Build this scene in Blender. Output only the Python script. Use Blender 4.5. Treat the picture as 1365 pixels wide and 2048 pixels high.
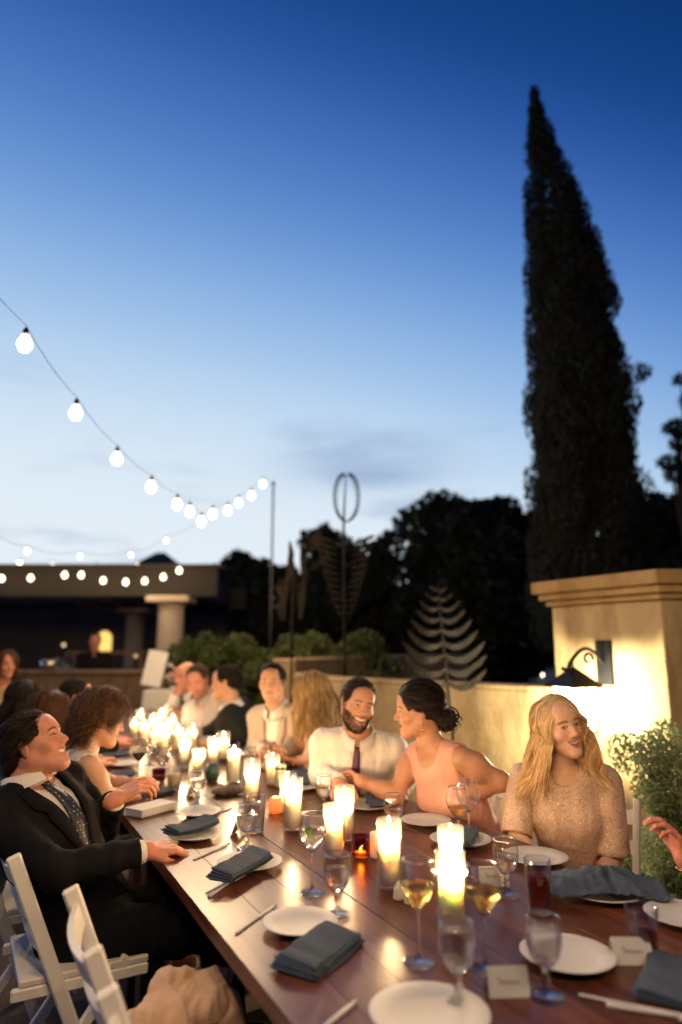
import bpy, bmesh, math, random
import numpy as np
from mathutils import Vector, Matrix
R_ = math.radians
for _o in list(bpy.data.objects): bpy.data.objects.remove(_o)
scene = bpy.context.scene
COL = scene.collection

# ------------------------------------------------------------------ camera
CAM_Z, PITCH, YAW, FPX = 1.45, R_(11.0), R_(27.0), 1365.0
cam_d = bpy.data.cameras.new('camera'); cam = bpy.data.objects.new('camera', cam_d); COL.objects.link(cam)
cam.location = (0, 0, CAM_Z); cam.rotation_euler = (math.pi/2 + PITCH, 0, -YAW)
cam_d.sensor_fit = 'VERTICAL'; cam_d.sensor_height = 36.0; cam_d.lens = 24.0
cam_d.clip_start = 0.05; cam_d.clip_end = 3000
cam_d.dof.use_dof = True; cam_d.dof.focus_distance = 2.30; cam_d.dof.aperture_fstop = 1.0
scene.camera = cam

# ------------------------------------------------------------------ dusk sky
world = bpy.data.worlds.new('World'); scene.world = world; world.use_nodes = True
SUN_EL, SUN_AZ = R_(-4.0), R_(-6.0)       # the sun has just set behind the pergola, left of the table
def build_world():
    """Dusk: a Nishita sky for the last scattered light plus a blue-hour gradient by elevation, paler towards the sunset."""
    nt = world.node_tree; nt.nodes.clear()
    N = nt.nodes.new; L = nt.links.new
    def M(op, a, b=None, c=None):
        n = N('ShaderNodeMath'); n.operation = op
        for i, v in enumerate((a, b, c)):
            if v is None: continue
            if isinstance(v, (int, float)): n.inputs[i].default_value = v
            else: L(v, n.inputs[i])
        return n.outputs[0]
    out = N('ShaderNodeOutputWorld'); bg = N('ShaderNodeBackground'); bg2 = N('ShaderNodeBackground'); add = N('ShaderNodeAddShader')
    sky = N('ShaderNodeTexSky'); sky.sky_type = 'NISHITA'; sky.sun_disc = False
    sky.sun_elevation = SUN_EL; sky.sun_rotation = SUN_AZ
    sky.altitude = 200; sky.air_density = 1.0; sky.dust_density = 0.4; sky.ozone_density = 4.0
    L(sky.outputs[0], bg2.inputs[0]); bg2.inputs[1].default_value = 0.05
    geo = N('ShaderNodeTexCoord'); sep = N('ShaderNodeSeparateXYZ'); L(geo.outputs['Generated'], sep.inputs[0])
    x, y, z = sep.outputs
    el = M('MULTIPLY', M('ARCSINE', z), 180/math.pi)
    hor = M('MAXIMUM', M('SQRT', M('ADD', M('MULTIPLY', x, x), M('MULTIPLY', y, y))), 1e-4)
    ca = M('DIVIDE', M('ADD', M('MULTIPLY', x, math.sin(SUN_AZ)), M('MULTIPLY', y, math.cos(SUN_AZ))), hor)
    u1 = M('SUBTRACT', 1.0, ca)                                 # 0 towards the sunset, 2 opposite: the far side of the dome is already night
    s = M('ADD', el, M('ADD', M('MULTIPLY', u1, 15.0), M('MULTIPLY', M('MULTIPLY', u1, u1), 16.0)))
    ramp = N('ShaderNodeValToRGB'); L(M('DIVIDE', s, 100.0), ramp.inputs[0])
    cr = ramp.color_ramp; cr.interpolation = 'B_SPLINE'
    stops = [(0.00, (.80, .86, .90)), (.12, (.77, .86, .93)), (.19, (.60, .75, .90)), (.26, (.36, .56, .83)), (.345, (.130, .30, .67)),
             (.435, (.034, .125, .44)), (.51, (.0055, .052, .235)), (.61, (.0025, .030, .13)), (1.0, (.002, .012, .055))]
    while len(cr.elements) < len(stops): cr.elements.new(0.5)
    for e, (p, c) in zip(cr.elements, stops): e.position = p; e.color = (*c, 1)
    # thin low cloud banks, a little darker than the glow
    comb = N('ShaderNodeCombineXYZ'); L(M('MULTIPLY', M('ARCTAN2', x, y), 3.0), comb.inputs[0]); L(M('MULTIPLY', el, 0.19), comb.inputs[1])
    comb.inputs[2].default_value = 3.7
    nz = N('ShaderNodeTexNoise'); nz.inputs['Scale'].default_value = 1.15; nz.inputs['Detail'].default_value = 3.5; L(comb.outputs[0], nz.inputs[0])
    mr = N('ShaderNodeMapRange'); mr.interpolation_type = 'SMOOTHSTEP'
    mr.inputs[1].default_value = 0.54; mr.inputs[2].default_value = 0.76; L(nz.outputs[0], mr.inputs[0])
    mx = N('ShaderNodeMix'); mx.data_type = 'RGBA'
    L(M('MULTIPLY', mr.outputs[0], 0.55), mx.inputs[0]); L(ramp.outputs[0], mx.inputs[6]); mx.inputs[7].default_value = (.22, .34, .56, 1)
    bank = N('ShaderNodeMapRange'); bank.inputs[1].default_value = 24; bank.inputs[2].default_value = 12; L(el, bank.inputs[0])
    mx2 = N('ShaderNodeMix'); mx2.data_type = 'RGBA'; L(bank.outputs[0], mx2.inputs[0]); L(ramp.outputs[0], mx2.inputs[6]); L(mx.outputs[2], mx2.inputs[7])
    # one low grey cloud over the trees, beyond the sculptures
    azd = M('MULTIPLY', M('ARCTAN2', x, y), 180/math.pi)
    ga = M('DIVIDE', M('SUBTRACT', azd, 29.5), 6.5); ge = M('DIVIDE', M('SUBTRACT', el, M('ADD', 14.6, M('MULTIPLY', M('SUBTRACT', nz.outputs[0], .5), 7.0))), 1.9)
    cl = M('MULTIPLY', M('EXPONENT', M('MULTIPLY', M('ADD', M('MULTIPLY', ga, ga), M('MULTIPLY', ge, ge)), -1.0)), .62)
    mx4 = N('ShaderNodeMix'); mx4.data_type = 'RGBA'; L(cl, mx4.inputs[0]); L(mx2.outputs[2], mx4.inputs[6]); mx4.inputs[7].default_value = (.20, .31, .56, 1)
    L(mx4.outputs[2], bg.inputs[0]); bg.inputs[1].default_value = 1.0
    L(bg.outputs[0], add.inputs[0]); L(bg2.outputs[0], add.inputs[1]); L(add.outputs[0], out.inputs[0])
build_world()
sun_d = bpy.data.lights.new('sun', 'SUN'); sun = bpy.data.objects.new('sun', sun_d); COL.objects.link(sun)
sun_d.energy = 0.02; sun_d.angle = R_(30); sun_d.color = (0.75, 0.85, 1.0)
sun.rotation_euler = (R_(80), 0, SUN_AZ + math.pi)
scene.view_settings.view_transform = 'Standard'; scene.view_settings.look = 'None'
scene.view_settings.exposure = 0.0; scene.view_settings.gamma = 1.0
scene.render.engine = 'CYCLES'
cy = scene.cycles
cy.use_denoising = True; cy.denoiser = 'OPENIMAGEDENOISE'
cy.max_bounces = 10; cy.diffuse_bounces = 3; cy.glossy_bounces = 4; cy.transmission_bounces = 8; cy.transparent_max_bounces = 24
cy.sample_clamp_indirect = 4.0; cy.caustics_reflective = False; cy.caustics_refractive = False; cy.blur_glossy = 0.5
# ------------------------------------------------------------------ helpers
rng = np.random.default_rng(7)
_f = np.array([math.sin(YAW)*math.cos(PITCH), math.cos(YAW)*math.cos(PITCH), math.sin(PITCH)])
_r = np.array([math.cos(YAW), -math.sin(YAW), 0.0]); _u = np.cross(_r, _f)
def at(px, py, z=None, d=None):
    """survey: the point seen at a photo pixel on the plane of height z, or at depth d"""
    v = _r*(px - 682.5) + _u*(1024 - py) + _f*FPX
    t = (z - CAM_Z)/v[2] if z is not None else d/FPX
    return np.array([0, 0, CAM_Z]) + v*t

def tag(o, label=None, cat=None, group=None, kind=None):
    if label: o['label'] = label
    if cat: o['category'] = cat
    if group: o['group'] = group
    if kind: o['kind'] = kind
    return o
def empty(name, loc, label=None, cat=None, group=None, rz=0):
    o = bpy.data.objects.new(name, None); COL.objects.link(o); o.location = [float(v) for v in loc]; o.rotation_euler.z = rz
    o.empty_display_size = 0.05
    return tag(o, label, cat, group)
def link(name, me, m=None, parent=None):
    o = bpy.data.objects.new(name, me); COL.objects.link(o)
    if parent is not None: o.parent = parent
    if m is not None and len(me.materials) == 0: me.materials.append(m)
    return o
def copy_tree(o, parent=None):
    c = o.copy(); COL.objects.link(c); c.parent = parent
    for ch in o.children: copy_tree(ch, c)
    return c
def np_mesh(name, V, F, smooth=True, col=None, colname='tint'):
    """mesh from arrays; F is an (n,3) or (n,4) array or a list of such arrays"""
    Fs = F if isinstance(F, list) else [F]
    Fs = [np.asarray(f, dtype=np.int32) for f in Fs if len(f)]
    me = bpy.data.meshes.new(name); V = np.asarray(V, dtype=np.float32)
    me.vertices.add(len(V)); me.vertices.foreach_set('co', V.ravel())
    nl = sum(f.size for f in Fs); npoly = sum(len(f) for f in Fs)
    me.loops.add(nl); me.polygons.add(npoly)
    me.loops.foreach_set('vertex_index', np.concatenate([f.ravel() for f in Fs]))
    tot = np.concatenate([np.full(len(f), f.shape[1], np.int32) for f in Fs])
    start = np.concatenate([[0], np.cumsum(tot)[:-1]]).astype(np.int32)
    me.polygons.foreach_set('loop_start', start); me.polygons.foreach_set('loop_total', tot)
    me.polygons.foreach_set('use_smooth', np.full(npoly, smooth))
    if col is not None:
        a = me.color_attributes.new(colname, 'FLOAT_COLOR', 'POINT')
        c = np.ones((len(V), 4), np.float32); c[:, :3] = col; a.data.foreach_set('color', c.ravel())
    me.update(calc_edges=True); me.validate()
    return me

class MB:
    """collects simple solids and links them as one mesh"""
    def __init__(s): s.v, s.f, s.sm = [], [], []
    def add(s, V, F, smooth=False):
        n = len(s.v); s.v += [tuple(map(float, p)) for p in V]
        s.f += [tuple(i + n for i in f) for f in F]; s.sm += [smooth]*len(F); return s
    def box(s, c, size, rot=None, bev=0.0):
        hx, hy, hz = [v/2 for v in size]
        b = min(bev, hx*.45, hy*.45, hz*.45)
        P = []
        F = []
        if b <= 0:
            for z in (-hz, hz):
                for (x, y) in ((-hx, -hy), (hx, -hy), (hx, hy), (-hx, hy)): P.append((x, y, z))
            F = [(3,2,1,0), (4,5,6,7), (0,1,5,4), (1,2,6,5), (2,3,7,6), (3,0,4,7)]
        else:
            for (z, i) in ((-hz, b), (-hz + b, 0), (hz - b, 0), (hz, b)):
                xs, ys = hx - i, hy - i
                P += [(-xs+b*(i==0), -ys, z), (xs-b*(i==0), -ys, z), (xs, -ys+b*(i==0), z), (xs, ys-b*(i==0), z),
                      (xs-b*(i==0), ys, z), (-xs+b*(i==0), ys, z), (-xs, ys-b*(i==0), z), (-xs, -ys+b*(i==0), z)]
            F = [tuple(range(7, -1, -1)), tuple(range(24, 32))]
            for k in range(3):
                for j in range(8):
                    a, c2 = k*8 + j, k*8 + (j+1) % 8
                    F.append((a, c2, c2+8, a+8))
        if rot is not None: P = [rot @ Vector(p) for p in P]
        return s.add([(p[0]+c[0], p[1]+c[1], p[2]+c[2]) for p in P], F)
    def lathe(s, prof, c=(0,0,0), seg=24, rot=None, smooth=True, caps=False):
        P, F = [], []
        for (r, z) in prof:
            for j in range(seg):
                a = 2*math.pi*j/seg; P.append((r*math.cos(a), r*math.sin(a), z))
        for k in range(len(prof)-1):
            for j in range(seg):
                F.append((k*seg+j, k*seg+(j+1) % seg, (k+1)*seg+(j+1) % seg, (k+1)*seg+j))
        if caps:
            F.append(tuple(range(seg-1, -1, -1))); n = (len(prof)-1)*seg; F.append(tuple(range(n, n+seg)))
        if rot is not None: P = [rot @ Vector(p) for p in P]
        return s.add([(p[0]+c[0], p[1]+c[1], p[2]+c[2]) for p in P], F, smooth)
    def tube(s, pts, rad, sides=8, smooth=True, flat=None):
        pts = [Vector(p) for p in pts]; n = len(pts)
        rad = rad if hasattr(rad, '__len__') else [rad]*n
        P, F = [], []; nrm = None
        for i, p in enumerate(pts):
            t = (pts[min(i+1, n-1)] - pts[max(i-1, 0)]).normalized()
            if nrm is None:
                nrm = t.orthogonal().normalized() if flat is None else (Vector(flat) - Vector(flat).dot(t)*t).normalized()
            nrm = (nrm - nrm.dot(t)*t).normalized(); b = t.cross(nrm)
            for j in range(sides):
                a = 2*math.pi*(j+.5)/sides; P.append(p + (nrm*math.cos(a) + b*math.sin(a))*rad[i])
        for k in range(n-1):
            for j in range(sides):
                F.append((k*sides+j, k*sides+(j+1) % sides, (k+1)*sides+(j+1) % sides, (k+1)*sides+j))
        F.append(tuple(range(sides-1, -1, -1))); F.append(tuple(range((n-1)*sides, n*sides)))
        return s.add(P, F, smooth)
    def prism(s, poly, z0, z1):
        n = len(poly); P = [(x, y, z0) for x, y in poly] + [(x, y, z1) for x, y in poly]
        F = [tuple(range(n-1, -1, -1)), tuple(range(n, 2*n))] + [(j, (j+1) % n, n+(j+1) % n, n+j) for j in range(n)]
        return s.add(P, F)
    def mesh(s, name):
        me = bpy.data.meshes.new(name); me.from_pydata(s.v, [], s.f)
        me.polygons.foreach_set('use_smooth', s.sm); me.update(); return me
    def build(s, name, m, parent=None): return link(name, s.mesh(name), m, parent)

# ------------------------------------------------------------------ materials
MATS = {}
def mat(name, color=(.5,.5,.5), rough=.6, metal=0.0, noise=0.0, nscale=8.0, bump=0.0, bscale=60.0, coat=0.0, spec=.5, sheen=0.0,
        stretch=(1,1,1), attr=None, objrand=0.0, sss=0.0, translucent=0.0, dirt=None, dirt_scale=2.0, sss_r=(.012, .005, .003)):
    if name in MATS: return MATS[name]
    m = bpy.data.materials.new(name); m.use_nodes = True; nt = m.node_tree; nt.nodes.clear(); MATS[name] = m
    N = nt.nodes.new; L = nt.links.new
    out = N('ShaderNodeOutputMaterial'); p = N('ShaderNodeBsdfPrincipled'); L(p.outputs[0], out.inputs[0])
    p.inputs['Roughness'].default_value = rough; p.inputs['Metallic'].default_value = metal
    p.inputs['Specular IOR Level'].default_value = spec
    p.inputs['Coat Weight'].default_value = coat; p.inputs['Coat Roughness'].default_value = .15
    p.inputs['Sheen Weight'].default_value = sheen
    if sss: p.inputs['Subsurface Weight'].default_value = sss; p.inputs['Subsurface Radius'].default_value = sss_r; p.inputs['Subsurface Scale'].default_value = 1.0
    tc = N('ShaderNodeTexCoord'); mp = N('ShaderNodeMapping'); mp.inputs['Scale'].default_value = stretch; L(tc.outputs['Object'], mp.inputs[0])
    if attr:
        a = N('ShaderNodeVertexColor'); a.layer_name = attr; base = a.outputs[0]
    else:
        c = N('ShaderNodeRGB'); c.outputs[0].default_value = (*color, 1); base = c.outputs[0]
    if noise:
        nz = N('ShaderNodeTexNoise'); nz.inputs['Scale'].default_value = nscale; nz.inputs['Detail'].default_value = 6; nz.inputs['Roughness'].default_value = .65
        L(mp.outputs[0], nz.inputs[0])
        mr = N('ShaderNodeMapRange'); mr.inputs[1].default_value = .25; mr.inputs[2].default_value = .75
        mr.inputs[3].default_value = 1 - noise; mr.inputs[4].default_value = 1 + noise; L(nz.outputs[0], mr.inputs[0])
        vm = N('ShaderNodeVectorMath'); vm.operation = 'SCALE'; L(base, vm.inputs[0]); L(mr.outputs[0], vm.inputs[3]); base = vm.outputs[0]
    if dirt:
        nz = N('ShaderNodeTexNoise'); nz.inputs['Scale'].default_value = dirt_scale; nz.inputs['Detail'].default_value = 8; nz.inputs['Roughness'].default_value = .7
        L(mp.outputs[0], nz.inputs[0]); mr = N('ShaderNodeMapRange'); mr.inputs[1].default_value = .42; mr.inputs[2].default_value = .64; L(nz.outputs[0], mr.inputs[0])
        mx = N('ShaderNodeMix'); mx.data_type = 'RGBA'; L(mr.outputs[0], mx.inputs[0]); L(base, mx.inputs[6]); mx.inputs[7].default_value = (*dirt, 1); base = mx.outputs[2]
    if objrand:
        oi = N('ShaderNodeObjectInfo'); mr = N('ShaderNodeMapRange'); mr.inputs[3].default_value = 1-objrand; mr.inputs[4].default_value = 1+objrand; L(oi.outputs['Random'], mr.inputs[0])
        vm = N('ShaderNodeVectorMath'); vm.operation = 'SCALE'; L(base, vm.inputs[0]); L(mr.outputs[0], vm.inputs[3]); base = vm.outputs[0]
    L(base, p.inputs['Base Color'])
    if bump:
        nb = N('ShaderNodeTexNoise'); nb.inputs['Scale'].default_value = bscale; nb.inputs['Detail'].default_value = 5; L(mp.outputs[0], nb.inputs[0])
        bp = N('ShaderNodeBump'); bp.inputs['Strength'].default_value = bump; bp.inputs['Distance'].default_value = .01; L(nb.outputs[0], bp.inputs['Height']); L(bp.outputs[0], p.inputs['Normal'])
    if translucent:
        t = N('ShaderNodeBsdfTranslucent'); L(base, t.inputs[0]); ms = N('ShaderNodeMixShader'); ms.inputs[0].default_value = translucent
        L(p.outputs[0], ms.inputs[1]); L(t.outputs[0], ms.inputs[2]); L(ms.outputs[0], out.inputs[0])
    return m
def thin_glass(name, tint=(1,1,1), rough=.02, edge=.75, base=.04, film=0.0):
    if name in MATS: return MATS[name]
    m = bpy.data.materials.new(name); m.use_nodes = True; nt = m.node_tree; nt.nodes.clear(); MATS[name] = m
    N = nt.nodes.new; L = nt.links.new
    out = N('ShaderNodeOutputMaterial'); tr = N('ShaderNodeBsdfTransparent'); gl = N('ShaderNodeBsdfGlossy'); mx = N('ShaderNodeMixShader')
    tr.inputs[0].default_value = (*tint, 1); gl.inputs['Roughness'].default_value = rough
    lw = N('ShaderNodeLayerWeight'); lw.inputs[0].default_value = .5
    pw = N('ShaderNodeMath'); pw.operation = 'POWER'; L(lw.outputs['Facing'], pw.inputs[0]); pw.inputs[1].default_value = 2.4
    ma = N('ShaderNodeMath'); ma.operation = 'MULTIPLY_ADD'; L(pw.outputs[0], ma.inputs[0]); ma.inputs[1].default_value = edge; ma.inputs[2].default_value = base
    L(ma.outputs[0], mx.inputs[0]); L(tr.outputs[0], mx.inputs[1]); L(gl.outputs[0], mx.inputs[2]); L(mx.outputs[0], out.inputs[0])
    if film:                                     # a faint waxy haze on the inside of the glass
        t = N('ShaderNodeBsdfTranslucent'); t.inputs[0].default_value = (.95, .92, .85, 1); d = N('ShaderNodeBsdfDiffuse'); d.inputs[0].default_value = (.9, .87, .8, 1); h = N('ShaderNodeMixShader'); L(t.outputs[0], h.inputs[1]); L(d.outputs[0], h.inputs[2])
        m2 = N('ShaderNodeMixShader'); m2.inputs[0].default_value = film; L(mx.outputs[0], m2.inputs[1]); L(h.outputs[0], m2.inputs[2]); L(m2.outputs[0], out.inputs[0])
    return m
def solid_glass(name, color=(1,1,1), ior=1.45, rough=0.0, clear=0.0):
    if name in MATS: return MATS[name]
    m = bpy.data.materials.new(name); m.use_nodes = True; nt = m.node_tree; nt.nodes.clear(); MATS[name] = m
    N = nt.nodes.new; L = nt.links.new
    out = N('ShaderNodeOutputMaterial'); g = N('ShaderNodeBsdfGlass'); g.inputs['Color'].default_value = (*color, 1); g.inputs['IOR'].default_value = ior; g.inputs['Roughness'].default_value = rough
    tr = N('ShaderNodeBsdfTransparent'); tr.inputs[0].default_value = (*color, 1); mx = N('ShaderNodeMixShader'); mx.inputs[0].default_value = clear
    L(g.outputs[0], mx.inputs[1]); L(tr.outputs[0], mx.inputs[2]); L(mx.outputs[0], out.inputs[0])
    return m
def glow(name, color, strength, see_through=False):
    if name in MATS: return MATS[name]
    m = bpy.data.materials.new(name); m.use_nodes = True; nt = m.node_tree; nt.nodes.clear(); MATS[name] = m
    N = nt.nodes.new; L = nt.links.new
    out = N('ShaderNodeOutputMaterial'); e = N('ShaderNodeEmission'); e.inputs[0].default_value = (*color, 1); e.inputs[1].default_value = strength
    if see_through:
        tr = N('ShaderNodeBsdfTransparent'); ad = N('ShaderNodeAddShader'); L(e.outputs[0], ad.inputs[0]); L(tr.outputs[0], ad.inputs[1]); L(ad.outputs[0], out.inputs[0])
    else: L(e.outputs[0], out.inputs[0])
    m.cycles.emission_sampling = 'NONE'
    return m
def lamp(loc, power, radius=.01, color=(1,.62,.28), parent=None, name='light'):
    d = bpy.data.lights.new(name, 'POINT'); d.energy = power; d.shadow_soft_size = radius; d.color = color
    o = bpy.data.objects.new(name, d); COL.objects.link(o); o.location = loc
    if parent is not None: o.parent = parent
    return o

# ------------------------------------------------------------------ implicit surfaces (one continuous skin per figure)
def rotm(yaw=0, pitch=0, roll=0):
    """columns: right, forward, up. yaw about z (deg, 0 = +Y, positive to the left), pitch up, roll about forward"""
    return np.array(Matrix.Rotation(R_(yaw), 3, 'Z') @ Matrix.Rotation(R_(pitch), 3, 'X') @ Matrix.Rotation(R_(roll), 3, 'Y'))
def smin(a, b, k):
    h = np.maximum(k - np.abs(a - b), 0)/k; return np.minimum(a, b) - h*h*k*.25
def smax(a, b, k): return -smin(-a, -b, k)
class Cone:      # round cone a->b
    def __init__(s, a, b, ra, rb, k=.02):
        s.a, s.b, s.ra, s.rb, s.k = np.array(a, float), np.array(b, float), ra, rb, k
    def box(s, e):
        m = max(s.ra, s.rb) + e
        return np.minimum(s.a, s.b) - m, np.maximum(s.a, s.b) + m
    def d(s, X, Y, Z, e=0):
        ab = (s.b - s.a); L2 = max(ab @ ab, 1e-9)
        px, py, pz = X - s.a[0], Y - s.a[1], Z - s.a[2]
        t = np.clip((px*ab[0] + py*ab[1] + pz*ab[2])/L2, 0, 1)
        return np.sqrt((px - ab[0]*t)**2 + (py - ab[1]*t)**2 + (pz - ab[2]*t)**2) - (s.ra + (s.rb - s.ra)*t) - e
class Ell:       # ellipsoid with frame
    def __init__(s, c, r, M=None, k=.02): s.c, s.r, s.M, s.k = np.array(c, float), np.array(r, float), (np.eye(3) if M is None else np.array(M)), k
    def box(s, e):
        w = np.sqrt(((s.M*(s.r + e))**2).sum(1)); return s.c - w, s.c + w
    def d(s, X, Y, Z, e=0):
        x, y, z = X - s.c[0], Y - s.c[1], Z - s.c[2]; r = s.r + e; M = s.M
        u = (x*M[0,0] + y*M[1,0] + z*M[2,0])/r[0]; v = (x*M[0,1] + y*M[1,1] + z*M[2,1])/r[1]; w = (x*M[0,2] + y*M[1,2] + z*M[2,2])/r[2]
        k0 = np.sqrt(u*u + v*v + w*w); k1 = np.sqrt((u/r[0])**2 + (v/r[1])**2 + (w/r[2])**2)
        return k0*(k0 - 1)/np.maximum(k1, 1e-6)
class Grid:
    def __init__(s, lo, hi, h):
        s.lo = np.array(lo, float); s.h = h; s.n = np.maximum(np.ceil((np.array(hi) - s.lo)/h).astype(int) + 1, 4)
        s.ax = [(s.lo[i] + h*np.arange(s.n[i])).astype(np.float32) for i in range(3)]
        s.v = np.full(s.n, .08, np.float32)
    def sl(s, lo, hi):
        a = np.clip(np.floor((lo - s.lo)/s.h).astype(int), 0, s.n); b = np.clip(np.ceil((hi - s.lo)/s.h).astype(int) + 1, 0, s.n)
        return tuple(slice(int(i), int(j)) for i, j in zip(a, b))
    def xyz(s, q): return s.ax[0][q[0]][:, None, None], s.ax[1][q[1]][None, :, None], s.ax[2][q[2]][None, None, :]
    def add(s, p, e=0.0):
        lo, hi = p.box(e + .03 + p.k); q = s.sl(lo, hi)
        if any(x.stop <= x.start for x in q): return s
        s.v[q] = smin(s.v[q], p.d(*s.xyz(q), e).astype(np.float32), p.k); return s
    def adds(s, ps, e=0.0):
        for p in ps: s.add(p, e)
        return s
    def cut(s, p, k=.01, e=0.0):
        lo, hi = p.box(e + .03 + k); q = s.sl(lo, hi)
        if any(x.stop <= x.start for x in q): return s
        s.v[q] = smax(s.v[q], -p.d(*s.xyz(q), e).astype(np.float32), k); return s
    def clip(s, pt, nrm, k=.004):   # remove the side the normal points to
        X, Y, Z = s.ax[0][:, None, None], s.ax[1][None, :, None], s.ax[2][None, None, :]
        n = np.array(nrm, float); n /= np.linalg.norm(n)
        s.v = smax(s.v, ((X - pt[0])*n[0] + (Y - pt[1])*n[1] + (Z - pt[2])*n[2]).astype(np.float32), k); return s
    def mesh(s): return surface_nets(s.v, s.lo, s.h)
def surface_nets(V, lo, h):
    S = V < 0; nx, ny, nz = V.shape
    c = [S[i:nx-1+i, j:ny-1+j, k:nz-1+k] for i in (0,1) for j in (0,1) for k in (0,1)]
    cnt = sum(a.astype(np.int8) for a in c); act = (cnt > 0) & (cnt < 8)
    I = np.argwhere(act)
    if len(I) == 0: return np.zeros((0,3)), np.zeros((0,4), int)
    idx = np.full(act.shape, -1, np.int32); idx[act] = np.arange(len(I))
    off = np.array([(i,j,k) for i in (0,1) for j in (0,1) for k in (0,1)])
    vals = np.stack([V[I[:,0]+o[0], I[:,1]+o[1], I[:,2]+o[2]] for o in off], 1)
    acc = np.zeros((len(I), 3)); n = np.zeros(len(I))
    for a in range(8):
        for b in range(a+1, 8):
            dif = off[b] - off[a]
            if np.abs(dif).sum() != 1: continue
            va, vb = vals[:, a], vals[:, b]; m = (va < 0) != (vb < 0)
            t = np.where(m, va/np.where(m, va - vb, 1), 0)
            acc[m] += off[a] + t[m, None]*dif; n[m] += 1
    P = np.array(lo) + (I + acc/np.maximum(n, 1)[:, None])*h
    Q = []
    for ax in range(3):
        A = [slice(None)]*3; B = [slice(None)]*3
        A[ax] = slice(0, -1); B[ax] = slice(1, None)
        sa, sb = S[tuple(A)], S[tuple(B)]
        E = np.argwhere(sa != sb); o1, o2 = (ax+1) % 3, (ax+2) % 3
        ok = (E[:, o1] > 0) & (E[:, o2] > 0) & (E[:, o1] < V.shape[o1]-1) & (E[:, o2] < V.shape[o2]-1); E = E[ok]
        inside = sa[tuple(E.T)]
        def g(d1, d2):
            G = E.copy(); G[:, o1] -= d1; G[:, o2] -= d2; return idx[tuple(G.T)]
        q = np.stack([g(1,1), g(0,1), g(0,0), g(1,0)], 1)
        q[~inside] = q[~inside][:, ::-1]; Q.append(q)
    return P, np.concatenate(Q)
def vnormals(P, F):
    n = np.zeros_like(P); fn = np.cross(P[F[:,2]] - P[F[:,0]], P[F[:,3]] - P[F[:,1]])
    for i in range(4): np.add.at(n, F[:, i], fn)
    return n/np.maximum(np.linalg.norm(n, axis=1), 1e-12)[:, None]
_ns = np.random.default_rng(3); _NK = _ns.normal(size=(10, 3)); _NP = _ns.uniform(0, 6.28, 10)
def wob(P, freq, seed=0, stretch=(1,1,1)):
    """cheap smooth noise in -1..1"""
    Q = P*np.array(stretch)*freq + seed*1.7; s = np.zeros(len(P))
    for i in range(6):
        k = _NK[(i + seed) % 10]; s += np.sin(Q @ k + _NP[i] + .8*np.sin(Q @ _NK[(i + 3 + seed) % 10]))
    return s/4.0
def sstep(a, b, x):
    t = np.clip((x - a)/(b - a), 0, 1); return t*t*(3 - 2*t)
# ------------------------------------------------------------------ ground and walls
def at_x(px, py, X):
    v = _r*(px - 682.5) + _u*(1024 - py) + _f*FPX
    return np.array([0, 0, CAM_Z]) + v*(X/v[0])
XL, XR, TZ = 0.573, 1.794, 0.75
def build_ground():
    g = MB(); n = 24
    P = [(math.cos(2*math.pi*i/n)*900, math.sin(2*math.pi*i/n)*900, -.03) for i in range(n)]
    g.add(P, [tuple(range(n))]); tag(g.build('ground', mat('soil', (.03, .025, .018), .95, noise=.4, nscale=.6)), kind='structure')
    p = MB(); p.add([(-6, -4, 0), (3.6, -4, 0), (3.6, 3.7, 0), (2.7, 6.2, 0), (2.4, 12, 0), (-6, 12, 0)], [(0,1,2,3,4,5)])
    tag(p.build('patio', mat('patio_stone', (.13, .085, .05), .8, noise=.3, nscale=5, bump=.3, bscale=40)), kind='structure')
build_ground()
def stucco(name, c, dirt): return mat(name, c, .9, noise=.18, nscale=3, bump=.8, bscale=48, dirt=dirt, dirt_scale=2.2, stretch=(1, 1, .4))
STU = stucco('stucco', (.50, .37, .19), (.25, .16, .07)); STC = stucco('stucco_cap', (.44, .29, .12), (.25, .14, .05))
def wall_run(name, pts, z, th, mat_, label, cap=.035, over=.0, zb=0.0):
    """rendered wall along a polyline of (x, y), thickness to the right of travel"""
    e = empty(name, (pts[0][0], pts[0][1], 0), label, 'wall'); o = Vector((pts[0][0], pts[0][1], 0))
    pv = [Vector((p[0], p[1], 0)) for p in pts]
    nr = []
    for i in range(len(pv)):
        d = (pv[min(i+1, len(pv)-1)] - pv[max(i-1, 0)]).normalized(); nr.append(Vector((d.y, -d.x, 0)))
    def ring(ov, z0, z1):
        m = MB(); k = len(pv); P = []
        for z_ in (z0, z1):
            P += [v - n_*ov - o + Vector((0,0,z_)) for v, n_ in zip(pv, nr)] + [v + n_*(th+ov) - o + Vector((0,0,z_)) for v, n_ in zip(pv, nr)]
        F = []
        for i in range(k-1):
            a, b, c, d = i, i+1, k+i+1, k+i
            F += [(d, c, b, a), (2*k+a, 2*k+b, 2*k+c, 2*k+d), (a, b, 2*k+b, 2*k+a), (c, d, 2*k+d, 2*k+c)]
        F += [(0, 2*k, 3*k, k), (k-1, 2*k-1, 4*k-1, 3*k-1)]
        return m.add(P, F)
    ring(0, zb, z - cap).build('wall_body', mat_, e); c = ring(over, z - cap + .001, z).build('coping', mat_, e)
    for ob in e.children:
        b = ob.modifiers.new('b', 'BEVEL'); b.width = .012; b.segments = 2
    return e
low = [(3.56, 3.62), (3.40, 4.05), (3.19, 4.6), (2.97, 5.15), (2.76, 5.70), (2.72, 6.1), (2.80, 6.45), (2.93, 6.84)]
wall_run('garden_wall', low[::-1], 1.16, -.26, STU, 'low rendered cream garden wall running from the lantern pier behind the seated guests')
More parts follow.
